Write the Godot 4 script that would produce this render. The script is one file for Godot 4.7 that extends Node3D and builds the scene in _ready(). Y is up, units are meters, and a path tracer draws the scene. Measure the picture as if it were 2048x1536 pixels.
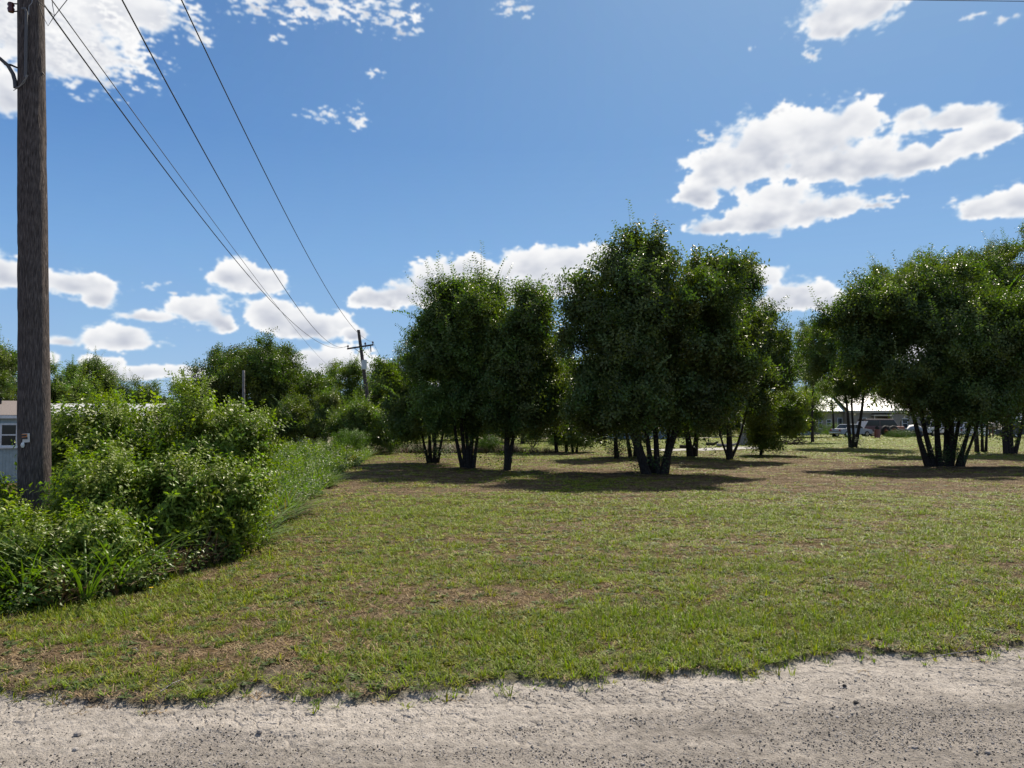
extends Node3D
# A mown lot beside a pale dirt road: leaning line poles, a shrub thicket on the left, shade trees, houses and old vehicles behind.

const F := 1535.0          # focal length in photograph pixels (2048 wide)
const PITCH := 0.0501      # camera tilted up
const EYE := 1.6
const SUN_AZ := 26.0       # degrees right of the view
const SUN_EL := 50.0

var rng := RandomNumberGenerator.new()
var taken := {}
var M := {}                # materials
var S := {}                # shared meshes
var hills := FastNoiseLite.new()
var patches := FastNoiseLite.new()
var fine := FastNoiseLite.new()
var edge_n := FastNoiseLite.new()

func _ready():
	rng.seed = 7
	setup_camera_and_light()
	setup_noise()
	make_materials()
	make_shared_meshes()
	build_ground()
	build_road()
	build_lawn()
	build_buildings()
	build_vehicles()
	build_trees()
	build_poles()
	build_thicket()
	build_small_things()

# ---------------------------------------------------------------- camera, sky, sun
func setup_camera_and_light():
	var cam := Camera3D.new()
	cam.name = "camera"
	cam.fov = rad_to_deg(2.0 * atan(768.0 / F))
	cam.near = 0.05
	cam.far = 6000.0
	cam.position = Vector3(0, EYE, 0)
	cam.rotation = Vector3(PITCH, 0, 0)
	add_child(cam)
	cam.current = true
	var env := Environment.new()
	env.background_mode = Environment.BG_SKY
	env.tonemap_mode = Environment.TONE_MAPPER_LINEAR
	env.tonemap_exposure = 1.65
	env.background_energy_multiplier = 0.606
	env.sdfgi_enabled = true
	env.ssao_enabled = true
	env.ssil_enabled = true
	var sky := Sky.new()
	var pm := PanoramaSkyMaterial.new()
	pm.panorama = sky_picture()
	sky.sky_material = pm
	env.sky = sky
	var we := WorldEnvironment.new()
	we.name = "world"
	we.environment = env
	add_child(we)
	var sun := DirectionalLight3D.new()
	sun.name = "sun"
	sun.light_energy = 1.6
	sun.light_color = Color(1.0, 0.955, 0.88)
	sun.light_angular_distance = 0.5
	sun.shadow_enabled = true
	var t := sun_dir()
	sun.look_at_from_position(t * 100.0, Vector3.ZERO, Vector3.UP)
	add_child(sun)

func sun_dir() -> Vector3:
	var a := deg_to_rad(SUN_AZ)
	var e := deg_to_rad(SUN_EL)
	return Vector3(sin(a) * cos(e), sin(e), -cos(a) * cos(e))

# pixel of the photograph -> direction
func ray(px: float, py: float) -> Vector3:
	var u := (px - 1024.0) / F
	var v := (768.0 - py) / F
	return Vector3(u, v * cos(PITCH) + sin(PITCH), -cos(PITCH) + v * sin(PITCH))

# the point at that pixel, d metres in front of the camera
func at(px: float, py: float, d: float) -> Vector3:
	var r := ray(px, py)
	return Vector3(0, EYE, 0) + r * (d / -r.z)

# how far in front of the camera level ground shows at that row
func reach(py: float) -> float:
	var r := ray(1024, py)
	return EYE / -r.y * -r.z

func sky_color(el: float, to_sun: float) -> Color:
	var stops := [[-90.0, Color8(150, 168, 186)], [0.0, Color8(178, 205, 232)], [5.0, Color8(152, 190, 229)], [12.0, Color8(121, 168, 221)], [20.0, Color8(88, 137, 200)], [32.0, Color8(68, 112, 175)], [55.0, Color8(60, 101, 165)], [90.0, Color8(62, 102, 168)]]
	var c: Color = stops[0][1]
	for i in stops.size() - 1:
		if el >= stops[i][0]:
			var k: float = clampf((el - stops[i][0]) / (stops[i + 1][0] - stops[i][0]), 0.0, 1.0)
			c = stops[i][1].lerp(stops[i + 1][1], k)
	# the air is brighter round the sun
	var g: float = 0.70 * exp(-pow(to_sun / 29.0, 1.5)) + 0.10 * exp(-pow(to_sun / 46.0, 2.0))
	return c.lerp(Color(0.84, 0.935, 1.0), g)

# air and cumulus clouds all round, as one computed panorama
func sky_picture() -> ImageTexture:
	# the left edge looks along -z; four columns more on each side so that the ends meet
	var small := Image.create(520, 256, false, Image.FORMAT_RGB8)
	var sd := sun_dir()
	for y in 256:
		var el := 90.0 - (y + 0.5) / 256.0 * 180.0
		for x in 520:
			var az := (x - 3.5) / 512.0 * TAU
			var d := Vector3(sin(az) * cos(deg_to_rad(el)), sin(deg_to_rad(el)), -cos(az) * cos(deg_to_rad(el)))
			small.set_pixel(x, y, sky_color(el, rad_to_deg(acos(clampf(d.dot(sd), -1, 1)))))
	var W := 4096
	var H := 2048
	small.resize(W + 64, H, Image.INTERPOLATE_CUBIC)
	small = small.get_region(Rect2i(32, 0, W, H))
	var px := small.get_data()
	var ppd := W / 360.0
	# clouds in the photograph: [softness, [x, y, rx, ry] ...] in photograph pixels
	var seen := [
		[0.9, [60, 45, 190, 105], [205, 15, 120, 70], [130, 120, 105, 52], [205, 110, 42, 34], [20, 30, 120, 110], [10, 190, 45, 55], [310, 30, 60, 45]],
		[1.6, [375, 45, 42, 50], [400, 85, 22, 20]],
		[1.3, [510, 8, 60, 35], [590, 18, 80, 36], [680, 22, 80, 34], [760, 25, 75, 42], [800, 58, 36, 24], [555, 80, 18, 10]],
		[1.5, [1030, 12, 40, 26]],
		[1.6, [748, 147, 20, 10]],
		[1.7, [660, 232, 50, 15], [712, 240, 22, 26]],
		[1.2, [1690, 30, 95, 52], [1650, 62, 50, 24], [1745, 8, 70, 34]],
		[1.7, [1622, 108, 16, 20], [1500, 98, 10, 6]],
		[1.6, [1948, 32, 28, 6], [2014, 36, 24, 10]],
		[0.75, [1530, 300, 105, 72], [1450, 345, 85, 55], [1400, 392, 50, 30], [1625, 280, 110, 70], [1705, 245, 72, 46], [1700, 330, 150, 46], [1800, 330, 95, 30], [1850, 318, 80, 26], [1925, 290, 60, 34], [1900, 240, 95, 26], [1985, 268, 52, 34], [1830, 232, 40, 18]],
		[1.0, [1425, 455, 55, 20], [1520, 440, 95, 40], [1610, 425, 70, 38], [1690, 412, 48, 26], [1560, 398, 90, 34]],
		[1.3, [1762, 404, 46, 18]],
		[1.4, [1565, 222, 30, 10], [1405, 276, 24, 20]],
		[0.9, [1990, 412, 70, 30], [2055, 405, 62, 36]],
		[1.4, [1918, 408, 22, 14]],
		[0.85, [0, 545, 44, 42], [60, 560, 60, 28], [150, 572, 85, 28], [195, 598, 36, 24]],
		[1.6, [300, 573, 20, 7], [352, 590, 14, 9], [338, 567, 10, 5]],
		[0.75, [490, 556, 66, 36], [530, 568, 45, 30], [452, 552, 34, 24]],
		[0.8, [400, 622, 66, 38], [440, 645, 34, 24]],
		[1.1, [300, 634, 56, 13]],
		[0.7, [540, 632, 66, 38], [640, 655, 72, 34], [590, 648, 70, 36]],
		[1.1, [710, 668, 34, 13]],
		[0.7, [235, 684, 82, 25], [250, 668, 52, 22]],
		[1.1, [130, 683, 38, 12]],
		[0.75, [660, 725, 105, 36], [600, 740, 70, 30], [720, 740, 80, 26]],
		[0.8, [205, 728, 40, 18], [250, 748, 90, 16], [330, 744, 75, 15], [100, 716, 22, 14], [420, 760, 80, 18]],
		[0.7, [750, 598, 56, 24], [830, 590, 70, 34], [870, 556, 66, 42], [940, 545, 70, 38], [985, 560, 60, 34], [1060, 530, 80, 38], [1120, 522, 80, 34], [1190, 520, 70, 30], [1100, 570, 110, 40], [960, 590, 120, 30]],
		[0.7, [1525, 552, 40, 26], [1606, 594, 72, 38], [1560, 600, 50, 30], [1650, 605, 42, 24]],
		[0.8, [1780, 690, 90, 30], [1900, 705, 120, 26], [880, 770, 120, 24], [1050, 765, 110, 22], [1500, 730, 140, 26]],
	]
	var clouds := []
	for c in seen:
		var lobes := []
		for k in range(1, c.size()):
			var r := ray(c[k][0], c[k][1])
			var az := rad_to_deg(atan2(r.x, -r.z))
			var el := rad_to_deg(asin(r.normalized().y))
			var per: float = rad_to_deg(1.0 / F) / r.length()      # degrees for one pixel there
			lobes.append([az, el, c[k][2] * per / cos(deg_to_rad(el)), c[k][3] * per])
		clouds.append([c[0], lobes])
	# the same kind of sky goes on all round, outside the picture
	var cr := RandomNumberGenerator.new()
	cr.seed = 11
	for i in 150:
		var el := pow(cr.randf(), 1.5) * 70.0 + 2.5
		var az := cr.randf_range(36.0, 324.0)
		if el > 33.0:
			az = cr.randf_range(0.0, 360.0)
		var size := cr.randf_range(1.2, 5.5) * (0.5 + el / 34.0)
		if el > 33.0 and (el < 41.0 or rad_to_deg(acos(clampf(Vector3(sin(deg_to_rad(az)) * cos(deg_to_rad(el)), sin(deg_to_rad(el)), -cos(deg_to_rad(az)) * cos(deg_to_rad(el))).dot(sd), -1, 1))) < 22.0):
			continue
		var lobes := []
		for k in cr.randi_range(2, 6):
			lobes.append([wrapf(az, -180, 180) + cr.randf_range(-1, 1) * size * 1.3 / cos(deg_to_rad(el)), el + cr.randf_range(-0.3, 0.3) * size, size * cr.randf_range(0.5, 1.0) / cos(deg_to_rad(el)), size * cr.randf_range(0.28, 0.5)])
		clouds.append([cr.randf_range(0.7, 1.4), lobes])
	var n1 := FastNoiseLite.new()
	n1.seed = 5; n1.frequency = 0.42; n1.fractal_octaves = 6; n1.fractal_gain = 0.55
	var n2 := FastNoiseLite.new()
	n2.seed = 9; n2.frequency = 0.55; n2.fractal_type = FastNoiseLite.FRACTAL_RIDGED; n2.fractal_octaves = 4
	var n3 := FastNoiseLite.new()
	n3.seed = 15; n3.frequency = 1.6; n3.fractal_octaves = 4; n3.fractal_gain = 0.6
	var n4 := FastNoiseLite.new()
	n4.seed = 19; n4.frequency = 0.7; n4.fractal_octaves = 3; n4.fractal_gain = 0.45
	for cl in clouds:
		var soft: float = cl[0]
		var lo := Vector2(1e9, 1e9)
		var hi := Vector2(-1e9, -1e9)
		for l in cl[1]:
			lo = lo.min(Vector2(l[0] - l[2] * 1.9, l[1] - l[3] * 1.9))
			hi = hi.max(Vector2(l[0] + l[2] * 1.9, l[1] + l[3] * 1.9))
		var top_el := -1e9
		var foot_el := 1e9
		for l in cl[1]:
			top_el = maxf(top_el, l[1] + l[3])
			foot_el = minf(foot_el, l[1] - l[3])
		var x0 := int((lo.x + 180.0) * ppd)
		var x1 := int((hi.x + 180.0) * ppd) + 1
		var y0: int = clampi(int((90.0 - hi.y) * ppd), 0, H / 2 - 2)
		var y1: int = clampi(int((90.0 - lo.y) * ppd) + 1, 1, H / 2 - 1)
		var w := x1 - x0 + 1
		var field := PackedFloat32Array()
		field.resize(w * (y1 - y0 + 1))
		field.fill(-3.0)
		var low := PackedFloat32Array()
		low.resize(field.size())
		for l in cl[1]:
			var lx0: int = maxi(0, int((l[0] - l[2] * 1.9 + 180.0) * ppd) - x0)
			var lx1: int = mini(w - 1, int((l[0] + l[2] * 1.9 + 180.0) * ppd) - x0)
			var ly0: int = maxi(0, int((90.0 - l[1] - l[3] * 1.9) * ppd) - y0)
			var ly1: int = mini(y1 - y0, int((90.0 - l[1] + l[3] * 1.9) * ppd) - y0)
			for y in range(ly0, ly1 + 1):
				var dy: float = ((90.0 - (y + y0 + 0.5) / ppd) - l[1]) / l[3]
				var under := dy < 0.0
				var dyy := dy * dy * (1.5 if under else 1.0)
				for x in range(lx0, lx1 + 1):
					var dx: float = ((x + x0 + 0.5) / ppd - 180.0 - l[0]) / l[2]
					var f := 1.0 - dx * dx - dyy
					var at_ := y * w + x
					var had := field[at_]
					# a smooth union of the lobes
					var h := clampf(0.5 + 0.5 * (f - had) / 0.5, 0.0, 1.0)
					field[at_] = had + (f - had) * h + 0.5 * h * (1.0 - h)
					low[at_] = low[at_] + (-dy - low[at_]) * h
		for y in range(y0, y1 + 1):
			var el := 90.0 - (y + 0.5) / ppd
			var ce := cos(deg_to_rad(el))
			for x in range(x0, x1 + 1):
				var at_ := (y - y0) * w + x - x0
				var f := field[at_]
				if f < -1.4:
					continue
				var a := ((x + 0.5) / ppd - 180.0) * ce
				var e := el * 1.25
				var fb := n1.get_noise_2d(a + 40.0, e)
				var bl := n2.get_noise_2d(a, e)
				var torn := n3.get_noise_2d(a * 0.55 + e * 0.4, e * 1.1 - a * 0.15)
				var inner := smoothstep(0.1, 0.9, f)
				if soft > 1.2:
					# thin shreds
					f = f * 0.75 + torn * 1.5 + fb * 0.7 - 0.22
				else:
					f += (fb * (0.85 + 0.5 * soft) - bl * 0.12) * (1.0 - 0.55 * inner) + torn * 0.30 * (1.0 - inner) - 0.10 * soft + 0.22
				if f < -0.35:
					continue
				# firm heads with a thin torn veil of vapour round them
				var width := clampf(0.45 + 0.9 * n4.get_noise_2d(a * 0.3 + 90.0, e * 0.3), 0.22, 0.95) + 0.5 * maxf(0.0, soft - 0.7)
				var alpha := clampf(f / width, 0.0, 1.0)
				alpha = alpha * alpha * (3.0 - 2.0 * alpha)
				var veil := smoothstep(-0.3, 0.8, f + 0.7 * torn)
				alpha = maxf(alpha, veil * veil * 0.7)
				if alpha < 0.01:
					continue
				# thick parts pass less sunlight: greyer, most of all on the underside
				var thick := smoothstep(0.25, 1.25, f - fb * 0.3)
				var down := clampf((top_el - el) / maxf(top_el - foot_el, 0.1), 0.0, 1.0)
				var under := clampf(0.65 * down + 0.35 * (0.5 + 0.6 * low[at_]), 0.0, 1.0)
				var puff := n4.get_noise_2d(a * 0.55, e * 0.7)
				var grey := clampf(thick * (0.15 + 0.85 * under) * (1.0 - 0.9 * puff) - 0.10 * fb - 0.05 * torn, 0.0, 1.0)
				var i := (y * W + posmod(x + W / 2, W)) * 3
				var cr_ := 255.0 - 66.0 * grey
				var cg := 255.0 - 60.0 * grey
				var cb := 255.0 - 46.0 * grey
				px[i] = int(lerpf(px[i], cr_, alpha))
				px[i + 1] = int(lerpf(px[i + 1], cg, alpha))
				px[i + 2] = int(lerpf(px[i + 2], cb, alpha))
	return ImageTexture.create_from_image(Image.create_from_data(W, H, false, Image.FORMAT_RGB8, px))

# ---------------------------------------------------------------- helpers
func setup_noise():
	hills.seed = 3; hills.frequency = 0.06; hills.fractal_octaves = 3
	patches.seed = 21; patches.frequency = 0.33; patches.fractal_octaves = 4; patches.fractal_gain = 0.6
	fine.seed = 33; fine.frequency = 5.0; fine.fractal_octaves = 4
	edge_n.seed = 41; edge_n.frequency = 0.9; edge_n.fractal_octaves = 5; edge_n.fractal_gain = 0.55

func numbered(called: String) -> String:
	var n: int = taken.get(called, 0)
	taken[called] = n + 1
	return called if n == 0 else "%s_%03d" % [called, n]

func tag(o: Node3D, label := "", category := "", group := "", kind := ""):
	if label: o.set_meta("label", label)
	if category: o.set_meta("category", category)
	if group: o.set_meta("group", group)
	if kind: o.set_meta("kind", kind)
	return o

func thing(called: String, label: String, category: String, where := Vector3.ZERO, turn := 0.0, group := "") -> Node3D:
	var o := Node3D.new()
	o.name = numbered(called)
	add_child(o)
	o.position = where
	o.rotation.y = turn
	tag(o, label, category, group)
	return o

func part(called: String, mesh: Mesh, mat: Material, parent: Node3D, where := Vector3.ZERO, turn := Vector3.ZERO) -> MeshInstance3D:
	var o := MeshInstance3D.new()
	o.name = called
	o.mesh = mesh
	o.material_override = mat
	o.position = where
	o.rotation = turn
	parent.add_child(o, true)
	return o

func solo(called: String, mesh: Mesh, mat: Material, kind := "", label := "", category := "", group := "") -> MeshInstance3D:
	var o := MeshInstance3D.new()
	o.name = numbered(called)
	o.mesh = mesh
	o.material_override = mat
	add_child(o)
	tag(o, label, category, group, kind)
	return o

func scatter(called: String, mesh: Mesh, mat: Material, parent: Node3D, places: Array, tints: PackedColorArray) -> MultiMeshInstance3D:
	var mm := MultiMesh.new()
	mm.transform_format = MultiMesh.TRANSFORM_3D
	mm.use_colors = true
	mm.mesh = mesh
	mm.instance_count = places.size()
	for i in places.size():
		mm.set_instance_transform(i, places[i])
		mm.set_instance_color(i, tints[i])
	var o := MultiMeshInstance3D.new()
	o.name = called if parent != self else numbered(called)
	o.multimesh = mm
	o.material_override = mat
	parent.add_child(o, true)
	return o

func mat(c: Color, rough := 0.8, opt := {}) -> StandardMaterial3D:
	var m := StandardMaterial3D.new()
	m.albedo_color = c.linear_to_srgb()
	m.roughness = rough
	m.metallic_specular = opt.get("spec", 0.5)
	m.metallic = opt.get("metal", 0.0)
	if opt.has("tint"): m.vertex_color_use_as_albedo = true
	if opt.has("back"):
		m.backlight_enabled = true
		m.backlight = opt.back
	if opt.has("tex"):
		m.albedo_texture = opt.tex
		m.uv1_triplanar = true
		m.uv1_world_triplanar = opt.get("world", false)
		m.uv1_scale = opt.get("scale", Vector3.ONE)
	if opt.has("bump"):
		m.heightmap_enabled = true
		m.heightmap_texture = opt.bump
		m.heightmap_scale = opt.get("relief", 1.0)
		m.uv1_triplanar = true
		m.uv1_world_triplanar = opt.get("world", false)
		m.uv1_scale = opt.get("scale", Vector3.ONE)
	return m

# a seamless noise picture; ramp is [offset, linear colour] pairs
func noise_tex(seed_: int, freq: float, oct: int, ramp: Array, size := 512, type := FastNoiseLite.TYPE_SIMPLEX_SMOOTH, fractal := FastNoiseLite.FRACTAL_FBM) -> NoiseTexture2D:
	var n := FastNoiseLite.new()
	n.seed = seed_
	n.noise_type = type
	n.frequency = freq
	n.fractal_type = fractal
	n.fractal_octaves = oct
	n.fractal_gain = 0.58
	var t := NoiseTexture2D.new()
	t.width = size
	t.height = size
	t.seamless = true
	t.noise = n
	if ramp:
		var g := Gradient.new()
		var offs := PackedFloat32Array()
		var cols := PackedColorArray()
		for r in ramp:
			offs.append(r[0])
			cols.append((r[1] as Color).linear_to_srgb())
		g.offsets = offs
		g.colors = cols
		t.color_ramp = g
	return t

class MB:
	var v := PackedVector3Array()
	var n := PackedVector3Array()
	var c := PackedColorArray()
	var idx := PackedInt32Array()
	var col := Color.WHITE
	var x := Transform3D()
	func tri(a: Vector3, b: Vector3, d: Vector3):
		a = x * a; b = x * b; d = x * d
		var nn := (d - a).cross(b - a).normalized()
		for p in [a, b, d]:
			idx.append(v.size()); v.append(p); n.append(nn); c.append(col)
	func quad(a: Vector3, b: Vector3, d: Vector3, e: Vector3):
		tri(a, b, d)
		tri(a, d, e)
	func box(lo: Vector3, hi: Vector3):
		var p := func(i, j, k): return Vector3(hi.x if i else lo.x, hi.y if j else lo.y, hi.z if k else lo.z)
		quad(p.call(0, 0, 1), p.call(0, 1, 1), p.call(1, 1, 1), p.call(1, 0, 1))
		quad(p.call(1, 0, 0), p.call(1, 1, 0), p.call(0, 1, 0), p.call(0, 0, 0))
		quad(p.call(1, 0, 1), p.call(1, 1, 1), p.call(1, 1, 0), p.call(1, 0, 0))
		quad(p.call(0, 0, 0), p.call(0, 1, 0), p.call(0, 1, 1), p.call(0, 0, 1))
		quad(p.call(0, 1, 1), p.call(0, 1, 0), p.call(1, 1, 0), p.call(1, 1, 1))
		quad(p.call(0, 0, 0), p.call(0, 0, 1), p.call(1, 0, 1), p.call(1, 0, 0))
	# a chamfered box
	func cbox(lo: Vector3, hi: Vector3, ch: float):
		var prof := PackedVector2Array([Vector2(lo.x + ch, lo.y), Vector2(lo.x, lo.y + ch), Vector2(lo.x, hi.y - ch), Vector2(lo.x + ch, hi.y), Vector2(hi.x - ch, hi.y), Vector2(hi.x, hi.y - ch), Vector2(hi.x, lo.y + ch), Vector2(hi.x - ch, lo.y)])
		prism(prof, lo.z, hi.z, ch)
	# an outline in x and y (clockwise seen from +z) between two z, its end faces chamfered
	func prism(o: PackedVector2Array, z0: float, z1: float, ch := 0.0):
		var mid := Vector2.ZERO
		for p in o: mid += p / o.size()
		var inn := PackedVector2Array()
		for p in o: inn.append(p + (mid - p).normalized() * ch)
		var k := o.size()
		for i in k:
			var a := o[i]
			var b := o[(i + 1) % k]
			quad(Vector3(a.x, a.y, z0 + ch), Vector3(b.x, b.y, z0 + ch), Vector3(b.x, b.y, z1 - ch), Vector3(a.x, a.y, z1 - ch))
			if ch > 0:
				var ia := inn[i]
				var ib := inn[(i + 1) % k]
				quad(Vector3(a.x, a.y, z1 - ch), Vector3(b.x, b.y, z1 - ch), Vector3(ib.x, ib.y, z1), Vector3(ia.x, ia.y, z1))
				quad(Vector3(ia.x, ia.y, z0), Vector3(ib.x, ib.y, z0), Vector3(b.x, b.y, z0 + ch), Vector3(a.x, a.y, z0 + ch))
		var f := Geometry2D.triangulate_polygon(inn)
		for i in range(0, f.size(), 3):
			var a := inn[f[i]]
			var b := inn[f[i + 1]]
			var d := inn[f[i + 2]]
			if (b - a).cross(d - a) > 0:
				var t := b; b = d; d = t
			tri(Vector3(a.x, a.y, z1), Vector3(b.x, b.y, z1), Vector3(d.x, d.y, z1))
			tri(Vector3(a.x, a.y, z0), Vector3(d.x, d.y, z0), Vector3(b.x, b.y, z0))
	# a smooth tube along points with a radius at each; wob roughens it
	func tube(pts: Array, rad: Array, sides := 8, wob: FastNoiseLite = null, amp := 0.0, cap := true):
		var first := v.size()
		var k := pts.size()
		var u := Vector3.ZERO
		for i in k:
			var t: Vector3 = (pts[mini(i + 1, k - 1)] - pts[maxi(i - 1, 0)]).normalized()
			if i == 0:
				u = t.cross(Vector3(0.31, 0.2, 0.93)).normalized()
			else:
				u = (u - t * u.dot(t)).normalized()
			var w := t.cross(u).normalized()
			for j in sides:
				var a := TAU * j / sides
				var dir := u * cos(a) + w * sin(a)
				var r: float = rad[i]
				if wob: r *= 1.0 + amp * wob.get_noise_3dv(pts[i] + dir * r * 3.0)
				v.append(x * (pts[i] + dir * r)); n.append((x.basis * dir).normalized()); c.append(col)
		for i in k - 1:
			for j in sides:
				var p00 := first + i * sides + j
				var p01 := first + i * sides + (j + 1) % sides
				var p10 := p00 + sides
				var p11 := p01 + sides
				idx.append_array(PackedInt32Array([p00, p10, p01, p01, p10, p11]))
		if cap:
			for e in [0, k - 1]:
				var cpt: Vector3 = pts[e]
				for j in sides:
					var a := v[first + e * sides + j]
					var b := v[first + e * sides + (j + 1) % sides]
					var had := x
					x = Transform3D()
					if e == 0: tri(had * cpt, a, b)
					else: tri(had * cpt, b, a)
					x = had
	func bar(a: Vector3, b: Vector3, r: float, sides := 6, r2 := -1.0):
		tube([a, b], [r, r if r2 < 0 else r2], sides)
	# a leaf: four faces folded along the midrib, curled
	func leaf(base: Vector3, dir: Vector3, up: Vector3, length: float, width: float, curl := 0.15):
		var side := dir.cross(up).normalized()
		var nrm := side.cross(dir).normalized()
		var mid := base + dir * length * 0.48 + nrm * length * curl * 0.5
		var tip := base + dir * length - nrm * length * curl
		var l := base + dir * length * 0.42 + side * width * 0.5 + nrm * width * 0.28
		var r := base + dir * length * 0.42 - side * width * 0.5 + nrm * width * 0.28
		for p in [[base, l, mid], [mid, l, tip], [base, mid, r], [mid, tip, r]]:
			for q in p:
				idx.append(v.size()); v.append(x * q); c.append(col)
	func leaf2(base: Vector3, dir: Vector3, up: Vector3, length: float, width: float):
		var side := dir.cross(up).normalized()
		var nrm := side.cross(dir).normalized()
		var tip := base + dir * length
		var l := base + dir * length * 0.45 + side * width * 0.5 + nrm * width * 0.22
		var r := base + dir * length * 0.45 - side * width * 0.5 + nrm * width * 0.22
		for p in [[base, l, tip], [base, tip, r]]:
			for q in p:
				idx.append(v.size()); v.append(x * q); c.append(col)
	# a grass blade: a bent tapering strip
	func blade(base: Vector3, out: Vector3, length: float, width: float, droop: float, segs := 3, fold := 0.0):
		var p := base
		var d := (Vector3.UP + out * 0.25).normalized()
		var side := out.cross(Vector3.UP).normalized()
		var l0 := p + side * width * 0.5
		var r0 := p - side * width * 0.5
		var m0 := p
		for i in segs:
			var k := (i + 1.0) / segs
			d = (d + (out * 1.0 - Vector3.UP * 0.55 * k) * droop / segs).normalized()
			p += d * length / segs
			var w := width * (1.0 - pow(k, 1.8))
			var nn := side.cross(d).normalized()
			var l1 := p + side * w * 0.5
			var r1 := p - side * w * 0.5
			var m1 := p + nn * w * fold
			var fs := [[l0, l1, m0], [m0, l1, m1], [m0, m1, r0], [r0, m1, r1]] if fold != 0.0 else [[l0, l1, r0], [r0, l1, r1]]
			if i == segs - 1: fs = [[l0, p, m0], [m0, p, r0]] if fold != 0.0 else [[l0, p, r0]]
			for f in fs:
				for q in f:
					idx.append(v.size()); v.append(x * q); c.append(col)
			l0 = l1; r0 = r1; m0 = m1
	func mesh() -> ArrayMesh:
		var a := []
		a.resize(Mesh.ARRAY_MAX)
		a[Mesh.ARRAY_VERTEX] = v
		if n.size() == v.size(): a[Mesh.ARRAY_NORMAL] = n
		if c.size() == v.size(): a[Mesh.ARRAY_COLOR] = c
		a[Mesh.ARRAY_INDEX] = idx
		var m := ArrayMesh.new()
		m.add_surface_from_arrays(Mesh.PRIMITIVE_TRIANGLES, a)
		return m

func rand_dir() -> Vector3:
	var z := rng.randf_range(-1, 1)
	var a := rng.randf_range(0, TAU)
	var s := sqrt(1 - z * z)
	return Vector3(s * cos(a), z, s * sin(a))

func basis_along(d: Vector3, spin: float) -> Basis:
	d = d.normalized()
	var u := d.cross(Vector3(0.12, 0.3, 0.95) if absf(d.z) < 0.9 else Vector3.RIGHT).normalized()
	var w := u.cross(d)
	u = u.rotated(d, spin)
	w = w.rotated(d, spin)
	return Basis(u, d, w)

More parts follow.
